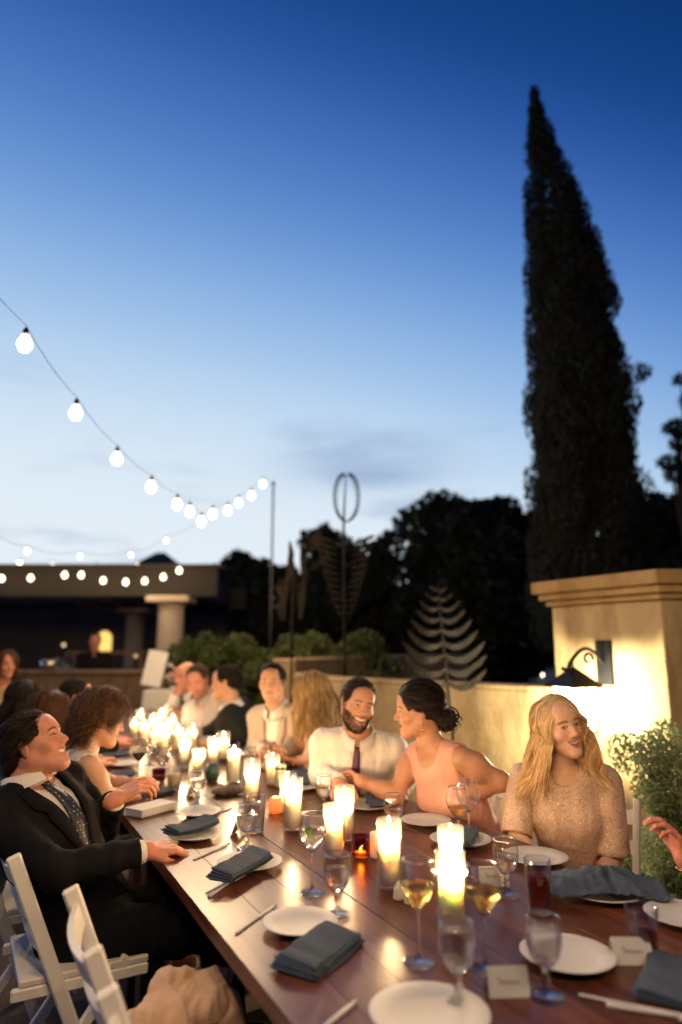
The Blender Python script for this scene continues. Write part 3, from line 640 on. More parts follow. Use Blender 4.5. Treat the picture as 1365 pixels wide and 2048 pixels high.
# ------------------------------------------------------------------ far bar, sign, distant lamps
def bar_end():
    rot = Matrix.Rotation(-YAW, 3, 'Z'); fv = np.array([math.sin(YAW), math.cos(YAW), 0]); OAK = mat('bar_oak', (.16, .10, .055), .6, noise=.3, nscale=8)
    c = at(150, 1290, d=9.4); e = empty('bar_counter', (c[0], c[1], 0), 'brown wooden bar counter in front of the bartender', 'counter'); zt = at(150, 1340, d=9.4)[2]
    MB().box((0, 0, zt-.02), (2.1, .55, .04), rot, bev=.005).build('counter_top', OAK, e)
    for i in range(9): 
        q = _r*(-.92 + .23*i); MB().box((q[0], q[1], (zt-.05)/2), (.222, .45, zt-.05), rot, bev=.006).build('panel', OAK, e)
    BG = {'green': solid_glass('bottle_green', (.25, .5, .2), 1.45, 0, .3), 'clear': solid_glass('bottle_clear', (.9, .95, .98), 1.45, 0, .3), 'blue': mat('blue_label', (.10, .16, .40), .4), 'silver': mat('steel'), 'white': mat('card_stock')}
    bot = MB().lathe([(.0005, 0), (.034, 0), (.037, .01), (.037, .17), (.03, .20), (.013, .235), (.012, .29), (.0005, .292)], (0,0,0), 14).mesh('bottle')
    for i, (px, kd, s, lab) in enumerate(((128, 'clear', 1.0, 'clear bottle standing at the right end of the bar'), (136, 'blue', .8, 'blue labelled bottle on the bar beside the clear one'), (143, 'clear', .65, 'short clear bottle rightmost on the bar'), (120, 'silver', .6, 'steel shaker on the bar'), (112, 'green', .75, 'green bottle among the bar bottles'))):
        p = at(px, 1338, d=9.35); o = link('bottle', bot if i == 0 else bot.copy(), None); o.data.materials.append(BG[kd]); o.location = (p[0], p[1], zt); o.scale = (s, s, s); tag(o, lab, 'bottle', 'bottles on the bar')
    p = at(97, 1338, d=9.3); e = empty('ice_bucket', (p[0], p[1], zt), 'shiny steel bowl catching light at the left of the bar', 'bowl'); MB().lathe([(.0005, 0), (.06, 0), (.10, .05), (.12, .13), (.115, .13), (.09, .05), (.0005, .02)], (0,0,0), 20).build('bowl', mat('bright_steel', (.75, .72, .68), .2, metal=1.0), e)
    for i in range(5): MB().lathe([(.0005, 0), (.03, .01), (.035, .035), (.02, .06), (.0005, .065)], (.05*math.cos(i*1.3), .05*math.sin(i*1.3), .07), 10).build('lemon', mat('lemon', (.75, .55, .10), .5), e)
    p = at(225, 1290, d=12.2); e = empty('back_table', (p[0], p[1], 0), 'dark side table with small items behind the bartender', 'table'); zz = at(225, 1305, d=12.2)[2]
    MB().box((0, 0, zz), (1.4, .5, .05), rot).build('table_top', OAK, e)
    for sx in (-.6, .6): q = _r*sx; MB().box((q[0], q[1], zz/2-.03), (.07, .4, zz-.06), rot).build('leg', OAK, e)
    # sign board on an easel
    d = 8.4; p = at(310, 1337, d=d); hgt = .45; e = empty('easel_sign', (p[0], p[1], 0), 'white sign board leaning on an easel by the stone column', 'sign'); M_ = rot @ Matrix.Rotation(R_(-10), 3, 'X') @ Matrix.Rotation(R_(9), 3, 'Y')
    MB().box((0, 0, p[2]), (.245, .018, .43), M_, bev=.003).build('board', mat('sign_white', (.8, .79, .76), .6), e)
    for s in (-1, 1): q = _r*.16*s; MB().tube([(q[0]*1.4, q[1]*1.4, 0), (q[0]*.5 + fv[0]*.04, q[1]*.5 + fv[1]*.04, p[2] + .22)], .014, 6).build('leg', OAK, e)
    MB().tube([(fv[0]*.45, fv[1]*.45, 0), (fv[0]*.05, fv[1]*.05, p[2]+.2)], .014, 6).build('leg', OAK, e)
    # draped stand with flowers
    d = 8.05; p = at(322, 1380, d=d); e = empty('draped_stand', (p[0], p[1], 0), 'small square stand draped in white cloth at the end of the table', 'table'); m = MB(); n = 40; P = []; F = []
    for k, z in enumerate((p[2], p[2]-.02, p[2]*.5, .02)):
        for i in range(n):
            a = 2*math.pi*i/n; sq = 1/max(abs(math.cos(a)), abs(math.sin(a))); r = .175*min(sq, 1.3)*(1 + (.0, .0, .10, .16)[k]*(.5 + .5*math.sin(a*10))); v = rot @ Vector((r*math.cos(a), r*math.sin(a), 0)); P.append((v.x, v.y, z))
    for k in range(3):
        for i in range(n): F.append((k*n+i, k*n+n+i, k*n+n+(i+1) % n, k*n+(i+1) % n))
    F.append(tuple(range(n))); m.add(P, F, False).build('cloth', mat('white_drape', (.72, .69, .62), .85), e)
    q = at(352, 1372, d=8.1); v = empty('flower_vase', (q[0], q[1], 0), 'vase of white and pink flowers next to the draped stand', 'vase'); MB().lathe([(.05, 0), (.06, .02), (.05, q[2]-.1), (.07, q[2]), (.06, q[2]), (.0005, q[2]-.05)], (0,0,0), 16).build('vase', mat('white_china'), v); g = np.random.default_rng(8)
    for i in range(11):
        a, r, zz = g.uniform(0, 6.28), g.uniform(0, .10), g.uniform(.03, .24); m = MB()
        for j in range(9): 
            b, c_ = g.uniform(0, 6.28), g.uniform(-.5, 1.2); dv = Vector((math.cos(b)*math.cos(c_), math.sin(b)*math.cos(c_), math.sin(c_))); t = dv.orthogonal().normalized()*.022; o_ = Vector((r*math.cos(a), r*math.sin(a), q[2]+zz)); m.add([o_, o_ + dv*.03 + t, o_ + dv*.045, o_ + dv*.03 - t], [(0,1,2,3)])
        m.build('bloom', mat('petal_white' if i % 3 else 'petal_pink', (.75, .70, .62) if i % 3 else (.65, .35, .33), .7), v); MB().tube([(0, 0, q[2]-.02), (r*math.cos(a), r*math.sin(a), q[2]+zz)], .003, 4).build('stalk', mat('stalk', (.06, .10, .03), .7), v)
    for px, py, d, lab, s in ((980, 1353, 30, 'tiny white lamp shining in the dark beyond the garden wall', .10), (1083, 1349, 30, 'tiny warm lamp in the dark near the pier', .09), (272, 1312, 13, 'small pale lamp glowing under the pergola', .03), (128, 1290, 14, 'dim amber lamp under the pergola', .04)):
        p = at(px, py, d=d); e = empty('garden_lamp', (p[0], p[1], 0), lab, 'lamp'); MB().tube([(0,0,0), (0,0,p[2]-s)], .02, 6).build('post', SOCK, e); MB().lathe([(.0005, -s), (s*.8, -s*.5), (s, 0), (s*.7, s*.7), (.0005, s)], (0, 0, p[2]), 12).build('globe', glow('far_lamp' if d > 20 else 'dim_lamp', (1, .86, .66) if d > 20 else (1, .72, .35), 12 if d > 20 else 1.2), e)
bar_end()
# ------------------------------------------------------------------ the long table
WOOD = None
def wood_mat():
    m = bpy.data.materials.new('walnut'); m.use_nodes = True; nt = m.node_tree; N = nt.nodes.new; L = nt.links.new
    p = nt.nodes['Principled BSDF']; tc = N('ShaderNodeTexCoord'); oi = N('ShaderNodeObjectInfo')
    mp = N('ShaderNodeMapping'); mp.inputs['Scale'].default_value = (14, 1.0, 14); L(tc.outputs['Object'], mp.inputs[0])
    ofs = N('ShaderNodeVectorMath'); ofs.operation = 'SCALE'; ofs.inputs[0].default_value = (37, 61, 13); L(oi.outputs['Random'], ofs.inputs[3]); L(ofs.outputs[0], mp.inputs['Location'])
    n1 = N('ShaderNodeTexNoise'); n1.inputs['Scale'].default_value = 1.6; n1.inputs['Detail'].default_value = 5; n1.inputs['Distortion'].default_value = 1.2; L(mp.outputs[0], n1.inputs[0])
    r = N('ShaderNodeValToRGB'); cr = r.color_ramp
    cr.elements.new(.5)
    for i, (q, c) in enumerate(((.28, (.050, .014, .008)), (.5, (.095, .029, .015)), (.74, (.150, .052, .026)))): cr.elements[i].position = q; cr.elements[i].color = (*c, 1)
    L(n1.outputs[0], r.inputs[0])
    mr = N('ShaderNodeMapRange'); mr.inputs[3].default_value = .88; mr.inputs[4].default_value = 1.12; L(oi.outputs['Random'], mr.inputs[0])
    vm = N('ShaderNodeVectorMath'); vm.operation = 'SCALE'; L(r.outputs[0], vm.inputs[0]); L(mr.outputs[0], vm.inputs[3]); L(vm.outputs[0], p.inputs['Base Color'])
    n2 = N('ShaderNodeTexNoise'); n2.inputs['Scale'].default_value = 5; n2.inputs['Detail'].default_value = 6; L(tc.outputs['Object'], n2.inputs[0])
    m2 = N('ShaderNodeMapRange'); m2.inputs[3].default_value = .24; m2.inputs[4].default_value = .36; L(n2.outputs[0], m2.inputs[0]); L(m2.outputs[0], p.inputs['Roughness'])
    b = N('ShaderNodeBump'); b.inputs["Strength"].default_value = .05; b.inputs['Distance'].default_value = .004; L(n1.outputs[0], b.inputs['Height']); L(b.outputs[0], p.inputs['Normal'])
    p.inputs['Specular IOR Level'].default_value = .24; p.inputs['Coat Weight'].default_value = .10; p.inputs['Coat Roughness'].default_value = .22
    return m
def build_tables():
    W = wood_mat(); n = 9; w = (XR - XL)/n; Ln = 2.478
    pm = MB().box((0, 0, -.02), (w - .0008, Ln - .004, .04), bev=.0012).mesh('plank')
    leg = MB(); leg.box((0, 0, .33), (.09, .09, .66), bev=.006); lm = leg.mesh('leg'); W2 = mat('stained_leg', (.07, .03, .018), .5, noise=.3, nscale=20); lm.materials.append(W2)
    labs = ('dark wooden farm table in the foreground, nearest of three in a row', 'dark wooden farm table in the middle of the three set end to end', 'dark wooden farm table at the far end of the row')
    for i in range(3):
        y0 = 3.03 - Ln + i*Ln
        e = empty('farm_table', ((XL+XR)/2, y0 + Ln/2, 0), labs[i], 'table', 'tables set end to end')
        for k in range(n):
            o = link('plank', pm, W, e); o.location = (XL - (XL+XR)/2 + (k+.5)*w, 0, TZ - .0005*((k*7) % 3))
        for sx in (-1, 1):
            MB().box((sx*.50, 0, .675), (.04, Ln-.2, .065)).build('apron', W2, e)
            for sy in (-1, 1): o = link('leg', lm, W2, e); o.location = (sx*.52, sy*(Ln/2-.12), 0)
        for sy in (-1, 1): MB().box((0, sy*(Ln/2-.12), .675), (.94, .04, .065)).build('apron', W2, e)
build_tables()

# ------------------------------------------------------------------ candles
FLAME = glow('flame', (1, .66, .26), 55, True)
GLASS = thin_glass('clear_glass', (.985, .985, .98), edge=1.0, base=.09); HOLDER = thin_glass('waxy_glass', (.98, .98, .97), edge=.85, base=.06, film=.025); THICK = solid_glass('cast_glass', (.985, .99, .985), 1.45, 0, .45)
WAX = mat('ivory_wax', (.95, .89, .78), .5, sss=1.0, sss_r=(.033, .030, .027))
def flame_mesh():
    return MB().lathe([(.0005, 0), (.004, .004), (.0058, .010), (.0052, .017), (.003, .026), (.0003, .034)], (0,0,0), 10).mesh('flame')
def cyl_mesh(r, h):
    return MB().lathe([(.001, .003), (r-.004, .003), (r-.001, .006), (r, .012), (r, h-.002), (r-.0012, h), (r-.0026, h-.002), (r-.0026, .014), (.001, .012)], (0,0,0), 28).mesh('glass_holder')
def wax_mesh(r, h, well=.014):
    rim = r - .006
    return MB().lathe([(r-.002, 0), (r, .003), (r, h-.006), (r-.0015, h), (rim, h-.003), (rim-.001, h-well*.7), (rim*.6, h-well), (.0005, h-well)], (0,0,0), 28).mesh('wax')
CM = {}
CANDLE_W = 6.8
def candle(px, py, label, h=.19, r=.0375, wx=.115, rw=None, power=1.0):
    p = at(px, py, z=TZ); rw = rw or r - .0055
    e = empty('candle', (p[0], p[1], TZ), label, 'candle', 'pillar candles along the table')
    for key, fn in ((('g', r, h), lambda: cyl_mesh(r, h)), (('w', rw, wx), lambda: wax_mesh(rw, wx))):
        if key not in CM: CM[key] = fn()
    link('glass_holder', CM[('g', r, h)], HOLDER, e)
    o = link('wax', CM[('w', rw, wx)], WAX, e); o.location.z = .0125
    if 'f' not in CM: CM['f'] = flame_mesh(); CM['k'] = MB().tube([(0,0,0), (.001,0,.006), (.002,.001,.012)], .0009, 5).mesh('wick')
    zf = wx + .0125 - .014
    k = link('wick', CM['k'], mat('wick', (.02, .015, .01), .9), o); k.location.z = zf - .0125
    f = link('flame', CM['f'], FLAME, e); f.location.z = zf + .008; f.scale = (.9, .9, rng.uniform(.6, .95))
    lamp((0, 0, zf + .022), CANDLE_W*power, .006, (1, .62, .30), e)
    return e
CANDLES = [
 (905, 1866, 'tall glass candle nearest the camera, between the two white wine glasses', .19, .125),
 (905, 1797, 'tall glass candle just behind the nearest one', .19, .135),
 (780, 1776, 'tall glass candle with frosted votive on its left, by the stemmed white wine', .19, .125),
 (690, 1682, 'tall glass candle to the right of the lime cocktail', .19, .12),
 (668, 1716, 'tall glass candle close behind the lime cocktail', .17, .12),
 (586, 1661, 'tall glass candle beside the glowing pink globe votive', .19, .13),
 (503, 1611, 'tall glass candle behind the tapered water tumbler', .20, .12),
 (467, 1566, 'thick ivory candle standing taller than the others past the geode', .16, .15),
 (427, 1536, 'glass candle to the right behind the green stone', .17, .115),
 (397, 1546, 'short glass candle left of the green stone', .13, .09),
 (367, 1534, 'glass candle behind the cloudy cocktail', .18, .12),
 (327, 1512, 'glass candle just past the tumbler of whisky', .18, .12),
 (309, 1506, 'glass candle next to the red wine glass', .17, .12),
 (337, 1488, 'glass candle near the third table, right of its neighbours', .17, .11),
 (288, 1490, 'glass candle behind the curly haired woman\'s face', .17, .11),
 (268, 1478, 'glass candle at the far left against the curly hair', .16, .10),
 (345, 1470, 'far glass candle in front of the man holding a tumbler', .16, .10),
 (305, 1468, 'far glass candle in the middle of the glow', .16, .10),
 (322, 1455, 'farthest glass candle on the table line', .16, .10),
 (575, 1625, 'glass candle standing just behind the glowing peach globe', .16, .10),
 (545, 1570, 'slim glass candle behind the drink can', .15, .10),
 (447, 1520, 'glass candle beyond the thick ivory one', .17, .11),
 (385, 1500, 'glass candle in the middle distance near the dark suited man', .17, .11),
 (355, 1500, 'glass candle halfway along the far table', .17, .11),
 (318, 1482, 'glass candle on the left of the far cluster', .16, .10),
 (281, 1456, 'farthest glass candle on the left, near the draped stand', .16, .10),
]
for i, c in enumerate(CANDLES): candle(c[0], c[1], c[2], c[3], .0375, c[4], power=.24 if i > 10 else 1.0)
def votives():
    # pink globe
    p = at(553, 1626, z=TZ); e = empty('globe_votive', (p[0], p[1], TZ), 'glowing peach salt globe votive beside the tall candle', 'candle holder')
    m = MB().lathe([(.012, 0), (.028, .002), (.037, .02), (.038, .038), (.031, .056), (.022, .066), (.019, .064), (.027, .054), (.034, .038), (.033, .021), (.02, .006), (.001, .006)], (0,0,0), 20).mesh('globe')
    for v in m.vertices: v.co += Vector(v.co.xy.to_3d())*.06*math.sin(v.co.z*170 + math.atan2(v.co.y, v.co.x)*5)
    link('globe', m, mat('salt', (.85, .50, .33), .7, translucent=.6), e); o = link('flame', CM['f'], FLAME, e); o.location.z = .02; lamp((0,0,.035), CANDLE_W*.8, .006, (1, .58, .24), e)
    # amber votive
    p = at(722, 1716, z=TZ); e = empty('amber_votive', (p[0], p[1], TZ), 'small amber glass votive glowing orange between the tall candles', 'candle holder')
    MB().lathe([(.001, .003), (.026, .003), (.030, .01), (.033, .07), (.031, .07), (.028, .012), (.001, .01)], (0,0,0), 20).build('amber_glass', thin_glass('amber_glass', (.70, .30, .09), edge=.5, base=.06), e)
    MB().lathe([(.001, .004), (.024, .004), (.024, .02), (.001, .021)], (0,0,0), 16).build('wax', mat('ivory_wax'), e)
    o = link('flame', CM['f'], FLAME, e); o.location.z = .022; o.scale = (.55, .55, .4); lamp((0,0,.035), CANDLE_W*.10, .006, (1, .5, .16), e)
    # whisky-brown votive further on
    p = at(318, 1562, z=TZ); e = empty('amber_votive', (p[0], p[1], TZ), 'dark amber tumbler votive left of the cloudy cocktail', 'candle holder')
    MB().lathe([(.001, .003), (.030, .003), (.034, .01), (.037, .06), (.035, .06), (.031, .012), (.001, .01)], (0,0,0), 20).build('amber_glass', thin_glass('brown_glass', (.55, .17, .04), edge=.5, base=.06), e)
    MB().lathe([(.001, .012), (.03, .012), (.031, .03), (.001, .03)], (0,0,0), 16).build('wax', mat('amber_wax', (.4, .14, .04), .4), e)
    # frosted white block
    p = at(752, 1716, z=TZ); e = empty('frosted_votive', (p[0], p[1], TZ), 'frosted white crystal block candle left of the tall candle', 'candle holder')
    m = MB(); m.box((0, 0, .042), (.034, .03, .084), Matrix.Rotation(.3, 3, 'Z'), bev=.006); o = m.build('block', mat('selenite', (.85, .80, .70), .5, translucent=.5, noise=.1, nscale=40), e)
    for k, (px, py, s) in enumerate(((798, 1800, .018), (818, 1808, .014))):
        p = at(px, py, z=TZ); m = MB(); m.lathe([(.3*s, 0), (s, .3*s), (.8*s, 1.7*s), (.25*s, 2.6*s), (.01*s, 2.8*s)], (0,0,0), 6, smooth=False)
        o = m.build('crystal', mat('selenite')); o.location = (p[0], p[1], TZ)
        tag(o, ('larger white quartz crystal lying by the tall candle base', 'smaller white quartz chip next to the white wine glass')[k], 'crystal')
votives()
def rocks():
    def rock(name, px, py, r, m, label, seed, hollow=False, rough=.12):
        p = at(px, py, z=TZ); g = Grid((-.12, -.12, -.02), (.12, .12, .14), .0045); g.add(Ell((0, 0, r[2]*.85), r, None, .01))
        if hollow: g.cut(Ell((0, 0, r[2]*1.9), (r[0]*.66, r[1]*.66, r[2]*.8)), .006)
        g.clip((0, 0, 0), (0, 0, -1)); P, F = g.mesh(); N = vnormals(P, F); P = P + N*(max(r)*rough*wob(P, 55, seed) + .002*wob(P, 210, seed+1))[:, None]
        P[:, 2] = np.maximum(P[:, 2], .0); o = link(name, np_mesh(name, P, F, True), m); o.location = (p[0], p[1], TZ); tag(o, label, 'rock'); return o
    rock('green_stone', 425, 1562, (.038, .034, .05), mat('malachite', (.03, .075, .06), .45, noise=.5, nscale=35), 'rough dark green mineral stone standing behind the geode', 2, rough=.1)
    rock('geode', 455, 1590, (.075, .05, .026), mat('geode_rind', (.16, .12, .085), .8, noise=.5, nscale=50), 'low grey brown geode halved open on the table', 4, True)
rocks()
# ------------------------------------------------------------------ glasses
def wineglass_mesh(H=.215, R=.041, bowl=.105):
    zb = H - bowl
    b = MB().lathe([(.004, zb), (.012, zb+.004), (R*.62, zb+.022), (R*.92, zb+.042), (R, zb+.058), (R*.95, zb+.078), (R*.80, H-.003), (R*.79, H)], (0,0,0), 28).mesh('bowl')
    st = MB().lathe([(.0005, .0005), (.035, .0005), (.036, .002), (.034, .0035), (.015, .006), (.006, .012), (.0038, .03), (.0036, zb*.6), (.0042, zb-.006), (.008, zb+.004), (.0005, zb+.006)], (0,0,0), 24).mesh('stem')
    return b, st, zb, R
def goblet_mesh(H=.15, R=.037):
    zb = H - .092
    b = MB().lathe([(.006, zb), (.018, zb+.004), (R*.80, zb+.02), (R*.98, zb+.042), (R, zb+.056), (R*.94, zb+.076), (R*.86, H-.002), (R*.88, H), (R*.90, H-.002)], (0,0,0), 28).mesh('bowl')
    st = MB().lathe([(.0005, .0005), (.033, .0005), (.035, .003), (.030, .007), (.014, .012), (.008, .02), (.007, .028), (.011, .034), (.007, .04), (.007, zb-.004), (.014, zb+.004), (.0005, zb+.006)], (0,0,0), 24).mesh('stem')
    return b, st, zb, R
def tumbler_mesh(H=.105, R=.038, r0=.029):
    b = MB().lathe([(.0005, .001), (r0-.002, .001), (r0, .004), (R-.001, H-.001), (R-.0015, H), (R-.0028, H-.002), (r0-.001, .014), (.0005, .012)], (0,0,0), 28).mesh('glass_wall')
    return b
def liquid(prof_fn, z0, z1, n=8):
    zs = np.linspace(z0, z1, n); return [(.0005, z0 - .0005)] + [(max(.001, prof_fn(z)), z) for z in zs] + [(.0005, z1)]
LIQ = {'water': solid_glass('water', (.99, .995, .99), 1.33, 0, .45), 'white_wine': solid_glass('white_wine', (.99, .91, .60), 1.34, 0, .35), 'red': solid_glass('red_drink', (.62, .04, .07), 1.34, 0, .25),
       'red_wine': solid_glass('red_wine', (.10, .004, .012), 1.34, 0, .1), 'cloudy': mat('cloudy_drink', (.72, .66, .48), .3, translucent=.4)}
GW = wineglass_mesh(); GG = goblet_mesh(); GT = tumbler_mesh(); GH = tumbler_mesh(.135, .037, .030)
RIM = {}; EDGE = thin_glass('glass_edge', (.9, .9, .9), rough=.12, edge=.4, base=.5)
def put_glass(kind, px, py, label, drink='water', fill=.5, z=TZ, pos=None, extra=None):
    p = at(px, py, z=z) if pos is None else np.array(pos)
    names = {'wine': 'wine_glass', 'goblet': 'water_goblet', 'tumbler': 'tumbler', 'tall': 'tumbler'}
    e = empty(names[kind], p, label, 'glass', {'wine': 'stemmed wine glasses', 'goblet': 'water goblets', 'tumbler': 'tumblers', 'tall': 'tumblers'}[kind])
    if kind in ('wine', 'goblet'):
        b, st, zb, R = GW if kind == 'wine' else GG
        bo = link('bowl', b, GLASS, e); link('stem', st, THICK, e)
        rr, rz = (R*.79, .215) if kind == 'wine' else (R*.88, .15)
        if kind not in RIM: RIM[kind] = MB().tube([(rr*math.cos(a), rr*math.sin(a), rz) for a in np.linspace(0, 2*math.pi, 29)], .0012, 6).mesh('rim')
        link('rim', RIM[kind], EDGE, bo)
        if kind == 'wine': xs = [zb, zb+.004, zb+.022, zb+.042, zb+.058, zb+.078, .212]; rs = [.004, .012, R*.62, R*.92, R, R*.95, R*.8]
        else: xs = [zb, zb+.004, zb+.02, zb+.042, zb+.056, zb+.076, .148]; rs = [.006, .018, R*.80, R*.98, R, R*.94, R*.86]
        fn = lambda z_: float(np.interp(z_, xs, rs)) - .0012; z0, zt = zb+.0075, zb + (xs[-1]-zb)*fill
    else:
        b = GT if kind == 'tumbler' else GH; H, R, r0 = (.105, .038, .029) if kind == 'tumbler' else (.135, .037, .030)
        link('glass_wall', b, GLASS, e); MB().lathe([(.0005, .0015), (r0-.003, .0015), (r0-.002, .011), (.0005, .0115)], (0,0,0), 20).build('glass_base', THICK, e)
        fn = lambda z_: r0 + (R - r0)*z_/H - .0034; z0, zt = .0145, .0145 + (H-.02)*fill
    if drink:
        MB().lathe(liquid(fn, z0, zt), (0,0,0), 28).build('drink', LIQ[drink], e)
    if drink == 'red': 
        for k in range(3): MB().box((.012*math.cos(k*2.1), .012*math.sin(k*2.1), zt - .006), (.016, .015, .016), Matrix.Rotation(k, 3, 'Z') @ Matrix.Rotation(.4*k, 3, 'X'), bev=.003).build('ice_cube', THICK, e)
    if extra == 'lime':
        MB().lathe([(.0005, -.0015), (.014, -.0015), (.015, 0), (.014, .0015), (.0005, .0015)], (-.018, -.012, zt - .004), 14, Matrix.Rotation(1.0, 3, 'X') @ Matrix.Rotation(.5, 3, 'Y')).build('lime_wedge', mat('lime', (.10, .30, .04), .4, noise=.3, nscale=60, translucent=.3), e)
    return e
GLASSES = [
 ('wine', 625, 1786, 'stemmed glass of clear cocktail with a lime wedge', 'water', .62, 'lime'),
 ('goblet', 675, 1830, 'water goblet in front of the lime cocktail', 'water', .62, None),
 ('wine', 838, 1926, 'tall stemmed white wine glass left of the nearest candle', 'white_wine', .52, None),
 ('wine', 972, 1940, 'tall stemmed white wine glass right of the nearest candle', 'white_wine', .52, None),
 ('goblet', 918, 2010, 'nearest water goblet, beside the blank side of a place card', 'water', .80, None),
 ('goblet', 1094, 1996, 'water goblet standing at the edge of the white side plate', 'water', .80, None),
 ('goblet', 1015, 1792, 'water goblet in front of the sequin top woman', 'water', .55, None),
 ('tall', 1080, 1826, 'tumbler of red drink left of the crumpled napkin', 'red', .62, None),
 ('tumbler', 1290, 1912, 'tumbler with a little red drink at the right edge', 'red', .42, None),
 ('wine', 919, 1708, 'white wine glass before the dark haired woman\'s plate', 'white_wine', .4, None),
 ('wine', 940, 1690, 'empty wine glass behind the white wine on the right side', None, 0, None),
 ('goblet', 788, 1674, 'water goblet behind the tall candle, left of the bare plate', 'water', .4, None),
 ('goblet', 648, 1624, 'water goblet beneath the held wine glass', 'water', .5, None),
 ('goblet', 393, 1613, 'water goblet in front of the short candle and green stone', 'water', .6, None),
 ('goblet', 493, 1700, 'water goblet near the tent card on the left side', 'water', .62, None),
 ('tall', 512, 1664, 'tapered water tumbler before the tall candle', 'water', .4, None),
 ('tall', 466, 1535, 'empty upright tumbler behind the thick ivory candle', None, 0, None),
 ('wine', 275, 1567, 'glass of red wine in front of the curly haired woman', 'red_wine', .36, None),
 ('goblet', 325, 1554, 'water goblet past the cloudy cocktail', 'water', .6, None),
 ('tumbler', 348, 1580, 'tumbler of cloudy white cocktail on the left side', 'cloudy', .72, None),
 ('goblet', 362, 1507, 'water goblet among the far candles', 'water', .5, None),
 ('goblet', 500, 1552, 'water goblet before the bow tie man', 'water', .5, None),
 ('goblet', 300, 1532, 'water goblet left of the far candles', 'water', .5, None),
]
for k, x, y, lab, dr, fi, ex in GLASSES: put_glass(k, x, y, lab, dr, fi, extra=ex)

# ------------------------------------------------------------------ plates, napkins, cutlery, cards
CHINA = mat('white_china', (.74, .72, .68), .22, coat=.3); LINEN = mat('slate_linen', (.058, .080, .118), .95, noise=.2, nscale=14, bump=.25, bscale=260, spec=.15)
STEEL = mat('steel', (.20, .17, .14), .25, metal=1.0)
def plate_mesh(r):
    return MB().lathe([(.0005, .004), (r*.45, .004), (r*.5, .0015), (r*.54, .0015), (r*.58, .006), (r*.98, .017), (r, .0185), (r*.985, .0195), (r*.68, .010), (r*.60, .008), (.0005, .0075)], (0,0,0), 40).mesh('plate')
PL = {}
def plate(px, py, label, r=.105, dz=0.0):
    p = at(px, py, z=TZ)
    if r not in PL: PL[r] = plate_mesh(r)
    o = link('plate', PL[r], CHINA); o.location = (p[0], p[1], TZ + dz); return tag(o, label, 'plate', 'white side plates')
def napkin(px, py, label, rz, size=(.24, .10), h=.02, z=TZ, tilt=0.0, seed=0, bend=.0, layers=4):
    """linen folded into a strip: stacked layers with rounded fold edges"""
    p = at(px, py, z=z); g = np.random.default_rng(seed); V, F = [], []; n = 0; nu, nv = 26, 12
    t = h/layers
    for k in range(layers):
        lx, ly = size[0]*(1 - .02*k + g.normal(0, .012)), size[1]*(1 - .04*k + g.normal(0, .02))
        for face in (0, 1):
            u, v = np.meshgrid(np.linspace(-.5, .5, nu), np.linspace(-.5, .5, nv), indexing='ij')
            edge = np.clip(1 - (np.abs(v)*2)**8, 0, 1)**.5
            zz = k*t + t*.5 + (t*.47 if face else -t*.47)*edge
            x, y = u*lx + g.normal(0, .003), v*ly + g.normal(0, .004)
            P = np.stack([x, y, zz], -1).reshape(-1, 3)
            P[:, 2] += .0030*wob(P*[1, 1, 0], 26, seed) + (.0012 if face else 0)*wob(P*[1,1,0] + k, 60, seed+1)
            P[:, 2] *= .50 + .45*np.clip(P[:, 1]/size[1] + .5, 0, 1) + .12*wob(P*[1, 1, 0], 9, seed+4)
            P[:, 2] += bend*((P[:, 0]/size[0])**2*4)*.5 + .004*np.abs(wob(P*[1, 0, 0], 18, seed))
            P[:, 1] += .006*wob(P*[1, 0, 0] + .2*k, 14, seed+2)
            V.append(P); i = (np.arange(nu-1)[:, None]*nv + np.arange(nv-1)[None, :]).ravel() + n
            q = np.stack([i, i+nv, i+nv+1, i+1], 1); F.append(q if face else q[:, ::-1]); n += nu*nv
        # close the long ends
        a0, a1 = n - 2*nu*nv, n - nu*nv
        for uidx, fl in ((0, 0), (nu-1, 1)):
            i = uidx*nv + np.arange(nv-1); q = np.stack([a0+i, a0+i+1, a1+i+1, a1+i], 1); F.append(q if fl else q[:, ::-1])
    V = np.concatenate(V); V[:, 2] -= min(0, V[:, 2].min())
    o = link('napkin', np_mesh('napkin', V, np.concatenate(F), True), LINEN); o.location = (p[0], p[1], z + .001); o.rotation_euler = (0, tilt, rz); return tag(o, label, 'napkin', 'folded slate napkins')
def crumpled(px, py, label, sx, sy, h, rz, seed, z=TZ):
    p = at(px, py, z=z); n = 56; u, v = np.meshgrid(np.linspace(-1, 1, n), np.linspace(-1, 1, n), indexing='ij')
    P = np.stack([u.ravel()*sx, v.ravel()*sy, 0*u.ravel()], -1); r = np.sqrt(u*u + v*v).ravel()
    ang = np.arctan2(v, u).ravel(); fold = np.abs(np.sin(ang*2.5 + seed + 1.5*wob(P, 9, seed)))
    P[:, 2] = h*np.clip(1.1 - r*.8, .05, 1)*(.35 + .65*fold) + .012*np.abs(wob(P, 30, seed)) + .004*wob(P, 70, seed+1)
    P[:, :2] *= (1 + .16*wob(P, 8, seed+2))[:, None]
    P[:, 2] = np.maximum(P[:, 2], .003)
    i = (np.arange(n-1)[:, None]*n + np.arange(n-1)[None, :]).ravel(); F = np.stack([i, i+n, i+n+1, i+1], 1)
    o = link('napkin', np_mesh('napkin', P, F, True), LINEN); o.location = (p[0], p[1], z); o.rotation_euler.z = rz
    s = o.modifiers.new('s', 'SOLIDIFY'); s.thickness = .002; return tag(o, label, 'napkin', 'folded slate napkins')
